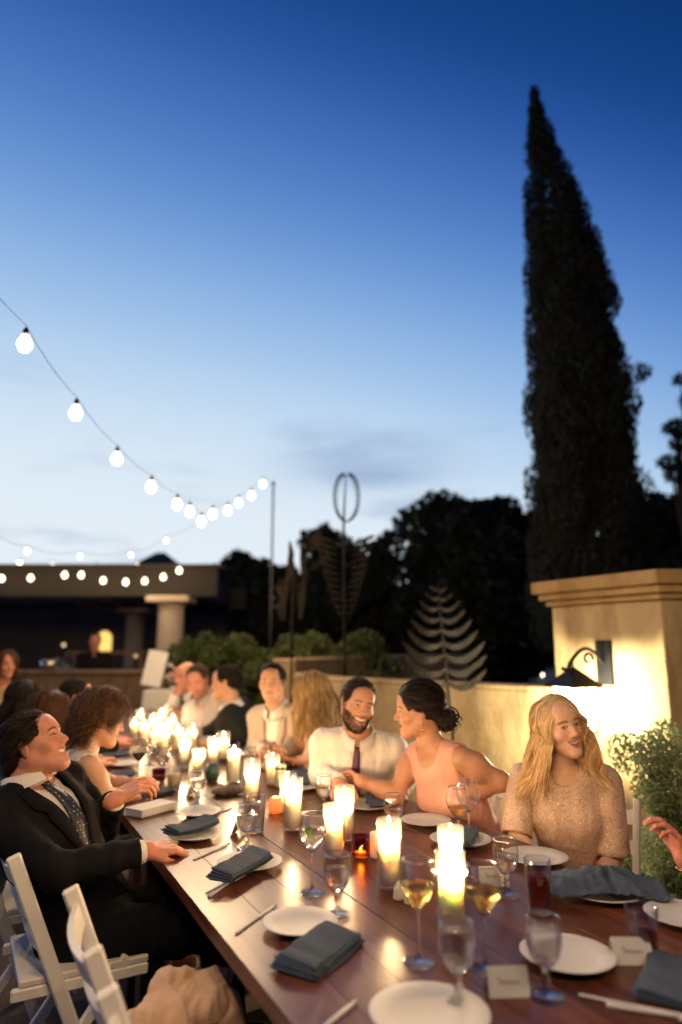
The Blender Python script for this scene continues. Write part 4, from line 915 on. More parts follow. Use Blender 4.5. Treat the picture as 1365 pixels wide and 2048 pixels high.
def card(px, py, label, rz, w=.085, h=.05):
    p = at(px, py, z=TZ); e = empty('place_card', (p[0], p[1], TZ), label, 'card', 'white place cards'); e.rotation_euler.z = rz
    m = MB(); d = .022; m.add([(-w/2, -d, 0), (w/2, -d, 0), (w/2, 0, h), (-w/2, 0, h), (w/2, d, 0), (-w/2, d, 0)], [(0,1,2,3), (3,2,4,5)])
    o = m.build('card', mat('card_stock', (.78, .74, .66), .8), e); s = o.modifiers.new('s', 'SOLIDIFY'); s.thickness = .0012
    k = Vector((0, -d, h)).normalized(); g = np.random.default_rng(int(px)); pts = []
    for t in np.linspace(0, 1, 40):
        x = -.022 + .044*t; zz = h*.5 + .0035*math.sin(t*32 + g.uniform(0, .5)) + (.005 if t < .08 else 0); f = zz/h
        pts.append((x, -d*(1-f) - .0014, zz))
    MB().tube(pts, .0005, 4).build('lettering', mat('ink', (.12, .09, .07), .7), o); return e
def knife(px, py, label, rz, z=TZ):
    p = at(px, py, z=z); m = MB()
    V = []; prof = [(-.11, .006), (-.10, .0075), (-.02, .0055), (.0, .005), (.01, .0085), (.08, .0095), (.105, .004), (.11, .001)]
    P, F = [], []
    for x, w in prof: P += [(x, -w, .002), (x, w, .002), (x, w*.6, .006), (x, -w*.6, .006)]
    for i in range(len(prof)-1):
        for j in range(4): F.append((i*4+j, i*4+(j+1) % 4, i*4+4+(j+1) % 4, i*4+4+j))
    F += [(3,2,1,0), tuple(range(len(P)-4, len(P)))]
    o = m.add(P, F, True).build('table_knife', STEEL); o.scale = (.95, .72, .8); o.location = (p[0], p[1], z); o.rotation_euler.z = rz; return tag(o, label, 'cutlery', 'table cutlery')
def fork(px, py, label, rz, z=TZ):
    p = at(px, py, z=z); m = MB()
    m.tube([(-.10, 0, .003), (-.06, 0, .004), (.0, 0, .006), (.03, 0, .008)], [.006, .0045, .0025, .004], 6)
    m.box((.043, 0, .006), (.03, .02, .003), bev=.001)
    for k in range(4): m.tube([(.056, -.0085 + k*.0057, .006), (.08, -.0085 + k*.0057, .004), (.098, -.0085 + k*.0057, .007)], [.0018, .0017, .001], 5)
    o = m.build('fork', STEEL); o.location = (p[0], p[1], z); o.rotation_euler.z = rz; return tag(o, label, 'cutlery', 'table cutlery')
def ware():
    plate(600, 1856, 'white plate left of the thick folded napkin in the foreground', .095); plate(860, 2042, 'white plate cut off at the bottom edge of the view', .115)
    plate(1136, 1922, 'white plate under the goblet in the right foreground', .105); plate(1205, 1790, 'white plate beneath the crumpled napkin', .115)
    plate(1372, 1842, 'white plate at the right edge beyond the tumbler', .10); plate(853, 1648, 'bare white plate before the dark haired woman', .10)
    plate(735, 1616, 'white plate with a napkin and small card on it', .11); plate(1072, 1722, 'white plate in front of the sequin top woman', .105)
    plate(922, 1686, 'white plate under the napkin by the white wine glass', .11); plate(397, 1630, 'white plate with nothing on it near the laughing man', .095)
    plate(390, 1676, 'white plate under the napkin at the laughing man\'s hand', .10); plate(500, 1733, 'white plate under the long rolled napkin on the left', .105)
    plate(283, 1575, 'white plate beside the laughing man\'s raised hand', .09); plate(245, 1532, 'white plate in front of the curly haired woman', .095)
    plate(600, 1578, 'white plate under the napkin by the bearded man', .105); plate(652, 1572, 'small white plate in front of the bearded man', .085)
    plate(545, 1537, 'white plate behind the beer can', .095); plate(482, 1512, 'white plate before the bow tie man', .095); plate(398, 1480, 'white plate before the dark suited man', .10)
    z2 = TZ + .019
    napkin(640, 1912, 'thick folded slate napkin in the foreground beside the plate', R_(34), (.235, .115), .034, seed=1, layers=5)
    napkin(482, 1738, 'long rolled slate napkin on the left edge of the table', R_(40), (.25, .085), .036, z2, seed=2, layers=4)
    napkin(385, 1662, 'folded slate napkin under the laughing man\'s fingers', R_(28), (.21, .085), .030, z2, seed=3, layers=4, bend=.014)
    napkin(312, 1592, 'rolled slate napkin beside the white menu box', R_(30), (.20, .07), .028, seed=4, layers=4)
    napkin(238, 1553, 'folded slate napkin in front of the curly haired woman', R_(20), (.19, .09), .022, seed=5)
    napkin(232, 1512, 'folded slate napkin farthest along the left side', R_(15), (.17, .09), .02, seed=6)
    napkin(752, 1603, 'slate napkin folded across the plate with the small card', R_(62), (.20, .09), .025, z2, seed=7)
    napkin(608, 1560, 'upturned slate napkin by the bearded man\'s sleeve', R_(75), (.17, .09), .03, z2, seed=8, tilt=-.25)
    napkin(925, 1678, 'slate napkin folded on the plate left of the sequin top woman', R_(45), (.24, .09), .026, z2, seed=9, bend=.01)
    napkin(1345, 1968, 'slate napkin cut off at the bottom right corner', R_(30), (.22, .12), .022, seed=10)
    napkin(545, 1523, 'slate napkin next to the phone in the blonde woman\'s hands', R_(60), (.16, .08), .025, seed=12)
    crumpled(1215, 1775, 'big crumpled slate napkin piled on the right hand plate', .155, .10, .055, R_(-35), 2, z2)
    card(1015, 1985, 'place card in the foreground between two goblets', R_(-24)); card(1263, 1922, 'place card in front of the red tumbler at the right', R_(-28), .088)
    card(985, 1768, 'place card under the goblet of the sequin top woman', R_(-25), .08); card(478, 1668, 'place card standing by the left hand goblet', R_(50), .07)
    card(387, 1592, 'place card beyond the rolled napkin on the left', R_(40), .06); card(742, 1600, 'little place card lying on the napkin of the right plate', R_(-30), .05, .03)
    knife(515, 1838, 'dark table knife left of the foreground plate', R_(40)); fork(455, 1772, 'fork catching gold light under the rolled napkin', R_(42)); knife(425, 1704, 'table knife in front of the laughing man\'s hand', R_(38))
    knife(1270, 2015, 'knife in the bottom right corner of the table', R_(-52)); fork(1325, 2035, 'fork in the bottom right corner of the table', R_(-50)); knife(655, 2052, 'dark knife at the bottom edge of the table', R_(30))
    knife(430, 1628, 'table knife next to the empty plate on the left', R_(30))
    # menu box
    p = at(302, 1625, z=TZ); e = empty('menu_box', (p[0], p[1], TZ), 'flat white card box lying at the left table edge', 'box'); e.rotation_euler.z = R_(31)
    MB().box((0, 0, .014), (.19, .10, .026), bev=.002).build('box_body', mat('card_stock'), e); MB().box((0, 0, .030), (.195, .105, .005), bev=.001).build('box_lid', mat('card_stock'), e)
    # drink can
    p = at(561, 1574, z=TZ); e = empty('drink_can', (p[0], p[1], TZ), 'pale green and cream drink can with vertical lettering', 'can')
    r = .028; cb = MB().lathe([(.0005, .004), (.020, .002), (.024, 0), (r, .008), (r, .098), (.024, .106), (.0245, .108), (.022, .106), (.0005, .105)], (0,0,0), 24).build('can_body', mat('can_cream', (.55, .52, .36), .35, metal=.3), e)
    MB().lathe([(r+.0004, .084), (r+.0004, .097)], (0,0,0), 24).build('top_band', mat('can_green', (.05, .12, .06), .4), e)
    MB().lathe([(.0005, .1062), (.0215, .1062)], (0,0,0), 24).build('can_lid', STEEL, e)
    ink = mat('can_green'); g = np.random.default_rng(3)
    for c in range(4):
        a0 = -2.7 + c*.42
        for k in range(8):
            zc = .018 + k*.0078; m = MB(); w = .0028
            for (da, dz0, dz1) in ((-.07, 0, .005), (.07*(k % 2), 0, .005)): m.add([((r+.0006)*math.cos(a0+da+s*.018), (r+.0006)*math.sin(a0+da+s*.018), zc+q) for s, q in ((-1, dz0), (1, dz0), (1, dz1), (-1, dz1))], [(0,1,2,3)])
            m.add([((r+.0006)*math.cos(a0+s*.08), (r+.0006)*math.sin(a0+s*.08), zc+q) for s, q in ((-1, .002), (1, .002), (1, .0032), (-1, .0032))], [(0,1,2,3)])
            m.build('letter', ink, cb)
ware()

# ------------------------------------------------------------------ folding chairs
PAINT = mat('white_chair_paint', (.80, .77, .70), .45, noise=.06, nscale=10)
def chair_proto():
    e = empty('folding_chair', (0, 0, 0))
    for s in (-1, 1):
        x = s*.205
        o = MB().box((0,0,0), (.024, .042, 1.0), bev=.010).build('upright', PAINT, e); o.location = (x, -.06, .415); o.rotation_euler = (R_(22), 0, 0); o.scale = (1, 1, .895)
        o = MB().box((0,0,0), (.022, .036, .62), bev=.008).build('rear_leg', PAINT, e); o.location = (x*.86, -.035, .245); o.rotation_euler = (R_(-36), 0, 0); o.scale = (1, 1, .93)
        MB().box((x*.87, .0, .435), (.022, .40, .035), bev=.006).build('seat_rail', PAINT, e)
    MB().box((0, .01, .463), (.375, .38, .022), bev=.008).build('seat', mat('seat_pad', (.70, .66, .58), .6), e)
    for (z, yy, hh) in ((.765, -.202, .055), (.66, -.16, .05), (.56, -.12, .04)):
        m = MB(); n = 9; P = []
        for i in range(n):
            x = -.195 + .39*i/(n-1); b = -.03*(1 - (x/.195)**2)
            for dy, dz in ((-.008, -hh/2), (.008, -hh/2), (.008, hh/2), (-.008, hh/2)): P.append((x, b + dy, dz))
        F = [(i*4+j, i*4+(j+1) % 4, i*4+4+(j+1) % 4, i*4+4+j) for i in range(n-1) for j in range(4)] + [(3,2,1,0), (n*4-4, n*4-3, n*4-2, n*4-1)]
        o = m.add(P, F).build('back_slat', PAINT, e); o.location = (0, yy, z); o.rotation_euler = (R_(22), 0, 0)
    MB().tube([(-.2, .21, .14), (.2, .21, .14)], .009, 8).build('stretcher', PAINT, e); MB().tube([(-.17, -.17, .10), (.17, -.17, .10)], .009, 8).build('stretcher', PAINT, e)
    return e
CH = chair_proto(); _first = [True]
def chair(x, y, face, label):
    """face: direction the sitter looks, degrees from +Y, positive left"""
    e = CH if _first[0] else copy_tree(CH); _first[0] = False
    e.location = (x, y, 0); e.rotation_euler.z = R_(face); tag(e, label, 'chair', 'white folding chairs'); return e
# ------------------------------------------------------------------ figures
def head_prims(c, M, sc=1.0, fem=False, mouth='smile', jaw=1.0):
    T = lambda x, y, z: c + M @ (np.array([x, y, z])*sc)
    E_ = lambda p, r, k, yaw=0, pitch=0, roll=0: Ell(T(*p), np.array(r)*sc, M @ rotm(yaw, pitch, roll), k*sc)
    C_ = lambda a, b, ra, rb, k: Cone(T(*a), T(*b), ra*sc, rb*sc, k*sc)
    j = jaw*(.93 if fem else 1.0)
    A = [E_((0,-.014,.034), (.075,.095,.082), .02), E_((0,.02,.01), (.066,.072,.075), .02),
         E_((0,.03,-.04), (.056*j,.056,.072), .03)]
    for s in (-1, 1):
        A += [C_((s*.049*j,-.004,-.045), (s*.012,.066,-.098), .02, .018, .03),
              E_((s*.038,.06,-.024), (.026,.026,.022), .02)]
    A += [C_((-.03,.073,.028), (.03,.073,.028), .014 if fem else .017, .014 if fem else .017, .02),
          E_((0,.062,.055), (.05,.026,.035), .03),
          E_((0,.075,-.098), (.019*j,.017,.017), .02),
          E_((0,.070,-.06), (.031,.024,.026), .02)]
    sub = [E_((s*.031,.098,.004), (.017,.016,.0125), .012) for s in (-1, 1)]
    B = [C_((0,.084,.014), (0,.108,-.026), .0068, .0105, .014)]
    for s in (-1, 1):
        B += [E_((s*.0115,.097,-.031), (.008,.0095,.0075), .008), E_((s*.031,.076,.003), (.0145,.0145,.0135), .004)]
        B += [C_((s*.018,.089,.011), (s*.045,.077,.009), .0035, .003, .006)]                         # upper lids
        B += [E_((s*.0775,-.006,-.004), (.006,.017,.03), .006, yaw=s*-18), E_((s*.08,-.014,.012), (.006,.012,.018), .006, yaw=s*-22)]
    op = {'smile': .0080, 'laugh': .0100, 'closed': 0.0}[mouth]
    w = {'smile': .0305, 'laugh': .032, 'closed': .022}[mouth]; up = {'smile': .0105, 'laugh': .008, 'closed': .002}[mouth]
    mz = -.060
    cutm = []; lips = []
    xs = np.linspace(-w, w, 9)
    def lip(x, dz): return (x, .0945 - 20*x*x - (.004 if abs(x) > w*.9 else 0), mz + up*(x/w)**2 + dz)
    for a, b in zip(xs[:-1], xs[1:]):
        fa, fb = 1 - (a/w)**2, 1 - (b/w)**2
        lips.append(C_(lip(a, op*fa*.55+.002), lip(b, op*fb*.55+.002), .0022+.001*fa, .0022+.001*fb, .005))
        lips.append(C_(lip(a, -op*fa*1.3-.002), lip(b, -op*fb*1.3-.002), .0022+.0018*fa, .0022+.0018*fb, .005))
        if op and abs(a) < w and abs(b) < w:
            cutm.append(C_((a, .093-14*a*a, mz + up*(a/w)**2 - op*fa*.35), (b, .093-14*b*b, mz + up*(b/w)**2 - op*fb*.35), .001+op*fa*.9, .001+op*fb*.9, .003))
    return A, sub, B + lips, cutm
def head_color(L, skin, o):
    """albedo by feature, in head coordinates"""
    x, y, z = L.T; ax = np.abs(x); n = len(L)
    col = np.tile(np.array(skin, float), (n, 1))
    def mixc(c, m): col[:] = col*(1 - m[:, None]) + np.array(c)*m[:, None]
    front = sstep(.03, .055, y)
    blush = np.exp(-(((ax - .042)/.018)**2 + ((z + .026)/.016)**2))*front*.45 + np.exp(-((x/.014)**2 + ((z + .03)/.012)**2))*front*.3
    mixc(np.array(skin)*[1.05, .72, .66], np.clip(blush, 0, 1))
    if o.get('beard'):
        b = sstep(-.03, -.05, z)*sstep(-.012, .015, y + .3*np.maximum(0, -.06 - z)) 
        b = np.maximum(b, sstep(.062, .07, ax)*sstep(.0, .01, y)*sstep(.012, -.01, z)*sstep(.035, .025, y))
        mus = np.exp(-((z + .046)/.006)**2)*sstep(.034, .028, ax)
        b = np.clip(np.maximum(b*np.clip(1 - 1.1*np.exp(-((ax-.03)/.022)**2 - ((z+.03)/.02)**2), 0, 1), mus*front), 0, 1)
        mixc(o['beard'], b*o.get('beard_w', .85))
    mouth = o.get('mouth', 'smile'); op = {'smile': .0080, 'laugh': .0100, 'closed': 0.0}[mouth]
    w = {'smile': .0305, 'laugh': .032, 'closed': .022}[mouth]; up = {'smile': .0105, 'laugh': .008, 'closed': .002}[mouth]
    t = np.clip(ax/w, 0, 1.2); mz = -.060 + up*t*t; f = np.clip(1 - t*t, 0, 1)
    inl = (ax < w*1.05)*front
    lipm = inl*sstep(op*f*1.5 + .0075, op*f*1.5 + .005, np.abs(z - mz + op*f*.4))
    lc = o.get('lips', (.42, .17, .13)); mixc(lc, lipm*.9)
    if op:
        ins = inl*sstep(.0008 + op*f*1.0, op*f*.75, np.abs(z - mz + op*f*.35))
        mixc((.10, .02, .015), ins*1.0)
        teeth = ins*sstep(-op*f*.95, -op*f*.7, z - mz)
        mixc((.78, .72, .62), teeth*1.0)
    else:
        mixc(np.array(lc)*.4, inl*np.exp(-((z - mz)/.0016)**2))
    # brows, eyes
    hb = o.get('brow', (.06, .035, .02)); bx = (ax - .032)/.019
    bz = .0235 + .003*(1 - bx*bx) - .002*np.maximum(bx, 0)
    mixc(hb, front*sstep(1.1, .85, np.abs(bx))*sstep(.0052, .0026, np.abs(z - bz))*o.get('brow_w', .85))
    ex = ax - .031; ez = z - .0035
    h = np.clip(1 - (ex/.0145)**2, 0, 1)*o.get('eye_open', .0052)
    ins = front*(np.abs(ez) < h)*(y > .07)
    gx, gz = o.get('gaze', (0, 0)); sx = np.sign(x)
    mixc((.62, .58, .54), ins*1.0)
    ir = ins*(((x - sx*.031 - gx)**2 + (ez - gz)**2) < .0056**2); mixc(o.get('iris', (.05, .03, .018)), ir*1.0)
    lash = front*(np.abs(ex) < .016)*sstep(.0028, .001, np.abs(ez - h - .0006))*(y > .065); mixc((.03, .018, .012), lash*o.get('lash', .8))
    low = front*(np.abs(ex) < .014)*sstep(.002, .0008, np.abs(ez + h))*(y > .065); mixc(np.array(skin)*.45, low*.6)
    return np.clip(col, 0, 1)

def hand_prims(w, d, n, side, curl=(.5,.5,.5,.5), thumb=(.4, .5), spread=.12, sc=1.0):
    """w wrist, d direction of the hand, n palm normal (towards the palm), side +1: thumb lies along n x d ... -1 the other way"""
    d = np.array(d, float)/np.linalg.norm(d); n = np.array(n, float); n = n - (n @ d)*d; n /= np.linalg.norm(n); t = np.cross(n, d)*side
    P = lambda a, b, c: w + (d*a + t*b + n*c)*sc
    A = [Cone(w - d*.02*sc, P(.012,0,0), .0235*sc, .025*sc, .01)]
    for i, (b, L0) in enumerate(((.03, .088), (.010, .092), (-.011, .087), (-.030, .078))):
        A.append(Cone(P(.012, b*.55, 0), P(L0, b, 0), .0135*sc, .0105*sc, .010))
        seg = [(.044, .026, .021), (.048, .030, .022), (.045, .028, .021), (.036, .021, .018)][i]
        cu = curl[i]; p = P(L0, b, 0); ang = 0; dirx = d + t*(spread*(1.5 - i)/1.5)
        dirx /= np.linalg.norm(dirx); rad = (.0095, .0095, .009, .0078)[i]
        for j, sl in enumerate(seg):
            ang += cu*(.9, 1.15, .8)[j]
            q = p + (dirx*math.cos(ang) + n*math.sin(ang))*sl*sc
            A.append(Cone(p, q, rad*sc*(1 - .07*j), rad*sc*(1 - .07*(j+1)), .003)); p = q
    p0 = P(.018, .022, .006); sp, cb = thumb
    d1 = d*math.cos(sp+.35) + t*math.sin(sp+.35)
    p1 = p0 + (d1*.9 + n*.35*cb)*.042*sc; d2 = d*math.cos(sp) + t*math.sin(sp) + n*cb*.6; d2 /= np.linalg.norm(d2)
    p2 = p1 + d2*.031*sc; d3 = d2 + n*cb*.4 - t*.2*cb; d3 /= np.linalg.norm(d3); p3 = p2 + d3*.024*sc
    A += [Cone(p0, p1, .015*sc, .0125*sc, .012), Cone(p1, p2, .0115*sc, .0105*sc, .004), Cone(p2, p3, .0105*sc, .0085*sc, .003)]
    return A, P

def ribbons(S, w0, w1, ctr, colr=None, sides=2):
    """S (n, m, 3) strands -> flat strips with their faces turned outwards from ctr"""
    n, m, _ = S.shape
    T = np.gradient(S, axis=1); T /= np.maximum(np.linalg.norm(T, axis=2, keepdims=True), 1e-9)
    O = S - ctr; B = np.cross(T, O); B /= np.maximum(np.linalg.norm(B, axis=2, keepdims=True), 1e-9)
    O = np.cross(B, T)
    tw = rng.normal(0, .5, (n, 1, 1)); B = B*np.cos(tw) + O*np.sin(tw)
    W = np.linspace(0, 1, m)[None, :, None]; W = (w0 + (w1 - w0)*W)*rng.uniform(.6, 1.3, (n, 1, 1))
    V = np.stack([S - B*W, S + B*W], 2).reshape(-1, 3)
    i = np.arange(n)[:, None]*m + np.arange(m-1)[None, :]; i = i.ravel()*2
    F = np.stack([i, i+1, i+3, i+2], 1)
    C = None
    if colr is not None: C = np.repeat(colr[:, None, :], m*2, axis=1).reshape(-1, 3) if colr.ndim == 2 else np.repeat(colr, 2, axis=1).reshape(-1, 3)
    return V, F, C
def fib_dirs(n, g):
    i = np.arange(n) + .5; ph = np.arccos(1 - 2*i/n); th = math.pi*(1 + 5**.5)*i
    D = np.stack([np.cos(th)*np.sin(ph), np.sin(th)*np.sin(ph), np.cos(ph)], 1) + g.normal(0, .5/math.sqrt(n), (n, 3))
    return D/np.linalg.norm(D, axis=1)[:, None]
def grow_hair(c, M, sc, style, n, g, down=(0,0,-1), bodies=()):
    """strand polylines in world space. Everything grows in head coordinates from the scalp and is pushed out of the head and body"""
    R0 = np.array([.0775, .0975, .0845]); C0 = np.array([0, -.014, .034])
    D = fib_dirs(n*3, g); Pz = C0 + D*R0
    x, y, z = Pz.T
    hl = style.get('line', .062)                                   # height of the hairline above the eyes
    edge = np.where(y > .02, hl - 1.6*np.maximum(0, np.abs(x) - .035)*(np.abs(x) > .035), np.where(y > -.025, .012 - 0*x, -.045 + .0*x))
    edge = np.where((y <= .02) & (y > -.025), -.005 + (y + .025)*1.2, edge)
    keep = z > edge + g.normal(0, .003, len(z))
    if style.get('bald'): keep &= (z < .045) & (y < .03)
    P = Pz[keep]; D = D[keep]
    if len(P) > n: s = g.permutation(len(P))[:n]; P, D = P[s], D[s]
    m = style.get('m', 12); Ls = style['len']*g.uniform(.75, 1.1, len(P))
    if 'top' in style: Ls = Ls*(1 + (style['top'] - 1)*sstep(.06, .10, P[:, 2]))
    step = Ls/(m-1)
    dn = M.T @ np.array(down, float); part = style.get('part', .0)
    S = np.zeros((len(P), m, 3)); S[:, 0] = P; p = P.copy()
    flow = style['flow'](P, D)                                     # initial direction on the scalp
    d = flow + D*style.get('lift', .25); d /= np.linalg.norm(d, axis=1)[:, None]
    grav = style.get('grav', 0.0); thick = style.get('thick', .012); lay = g.uniform(.2, 1, len(P))
    obs = [(C0, R0)] + [((M.T @ (np.array(bc) - c))/sc, np.array(br), ) for bc, br in bodies]
    for k in range(1, m):
        if style.get('swirl') is not None:
            d = d + style['swirl'](p, k/(m-1))*.35
        d = d + dn*grav*(k/(m-1))**.5; d /= np.linalg.norm(d, axis=1)[:, None]
        p = p + d*step[:, None]
        for q, (oc, orr) in enumerate(obs):
            off = thick*lay*min(1, k/3) if q == 0 else thick*lay
            u = (p - oc)/(orr + off[:, None]); ln = np.linalg.norm(u, axis=1); ins = ln < 1
            if ins.any():
                nn = (u/np.maximum(ln, 1e-6)[:, None])/(orr + off[:, None]); nn /= np.linalg.norm(nn, axis=1)[:, None]
                p[ins] = (oc + u/np.maximum(ln, 1e-6)[:, None]*(orr + off[:, None]))[ins]
                dd = d - np.minimum((d*nn).sum(1), 0)[:, None]*nn; dd /= np.maximum(np.linalg.norm(dd, axis=1), 1e-6)[:, None]
                d[ins] = dd[ins]
        hug = style.get('hug', 0)
        if hug:
            off = thick*lay*min(1, k/2); u = (p - C0)/(R0 + off[:, None]); ln = np.linalg.norm(u, axis=1)
            wt = hug*sstep(-.04, .01, p[:, 2])*(ln > 1); sh = C0 + u/np.maximum(ln, 1e-6)[:, None]*(R0 + off[:, None])
            p = p*(1 - wt[:, None]) + sh*wt[:, None]
        if style.get('face'):
            fw = style['face']; q = np.sqrt(np.clip(1 - ((p[:, 1] - .05)/.085)**2 - ((p[:, 2] + .035)/.115)**2, 0, 1))*fw
            ins = np.abs(p[:, 0]) < q; sx = np.where(P[:, 0] >= part, 1.0, -1.0)
            p[:, 0] = np.where(ins, sx*(q + thick*.5*lay), p[:, 0])
        S[:, k] = p
    if style.get('wave'):
        amp, nw = style['wave']; tt = np.linspace(0, 1, m)[None, :]
        cl = np.round(P*style.get('clump', 28))                    # locks share a phase
        ph = (cl @ np.array([2.1, 3.3, 5.7]))[:, None] + g.normal(0, .35, (len(P), 1))
        env = sstep(*style.get('wenv', (.25, .6)), tt)
        side = np.cross(np.gradient(S, axis=1), np.array([0, 0, 1.0])[None, None, :] + .01); side /= np.maximum(np.linalg.norm(side, axis=2, keepdims=True), 1e-6)
        outw = S - S.mean(0)[None]; outw[..., 2] = 0; outw /= np.maximum(np.linalg.norm(outw, axis=2, keepdims=True), 1e-6)
        a = 2*math.pi*nw*tt + ph
        S = S + (side*np.sin(a)[..., None] + outw*np.cos(a)[..., None]*.8)*(amp*env)[..., None]
    if style.get('curl'):
        amp, nw = style['curl']; tt = np.linspace(0, 1, m)[None, :]; ph = g.uniform(0, 6.28, (len(P), 1))
        a1 = np.cross(D, [0, 0, 1.0]); a1 /= np.maximum(np.linalg.norm(a1, axis=1), 1e-6)[:, None]; a2 = np.cross(D, a1)
        a = 2*math.pi*nw*tt + ph; e = np.minimum(1, tt*3)
        S = S + (a1[:, None]*np.cos(a)[..., None] + a2[:, None]*np.sin(a)[..., None])*(amp*e)[..., None]
    S = S + g.normal(0, style.get('fuzz', .001), (len(P), 1, 3))*np.linspace(0, 1, m)[None, :, None]
    return c + (S*sc) @ M.T
def cap_mesh(c, M, sc, style, h=.006):
    """the mass of hair under the strands"""
    T = lambda p: c + M @ (np.array(p)*sc)
    hl = style.get('line', .062); e = style.get('cap', .008)
    g = Grid(c - .17*sc, c + .17*sc, h)
    g.add(Ell(T((0,-.014,.034)), np.array([.075,.095,.082])*sc + e, M, .01))
    for p, r, yw in style.get('lumps', ()): g.add(Ell(T(p), np.array(r)*sc, M @ rotm(yw), .02))
    g.cut(Ell(T((0,.085,hl-.085)), np.array([.074,.06,.085])*sc, M), .012)
    for s in (-1, 1):
        g.cut(Ell(T((s*.07,.02,-.03)), np.array([.03,.035,.055])*sc, M), .01)
    g.cut(Ell(T((0,0,-.14)), np.array([.2,.2,.095])*sc, M), .01)
    return g.mesh()
FLOW = dict(
    back=lambda P, D: np.stack([P[:,0]*1.5, -np.ones(len(P)), -.2 - .3*(P[:,1] < -.05)], 1),
    up=lambda P, D: np.stack([P[:,0]*2, -.5 + 0*P[:,0], -.15 + .3*sstep(.05, .1, P[:,2])], 1),
    side=lambda P, D: np.stack([.8 + 0*P[:,0], -.5 + 0*P[:,0], -.4 - 2*np.abs(P[:,0])], 1),
    fall=lambda P, D: np.stack([np.sign(P[:,0])*(.25 + 9*np.abs(P[:,0])), -.15 - .6*sstep(.02, -.05, P[:,1]), -.45 + 0*P[:,0]], 1),
    parted=lambda P, D: np.stack([np.sign(P[:,0] - .022)*(.45 + 7*np.abs(P[:,0] - .022)), -.1 - .7*sstep(.0, -.06, P[:,1]), -.4 + 0*P[:,0]], 1),
    out=lambda P, D: D + np.array([0, 0, -.2]),
)
HAIRM = {}
def hair_mat(name, color=None):
    if name in HAIRM: return HAIRM[name]
    m = mat('hair_' + name, (.1, .06, .03), rough=.55, spec=.2, attr='tint'); HAIRM[name] = m; return m

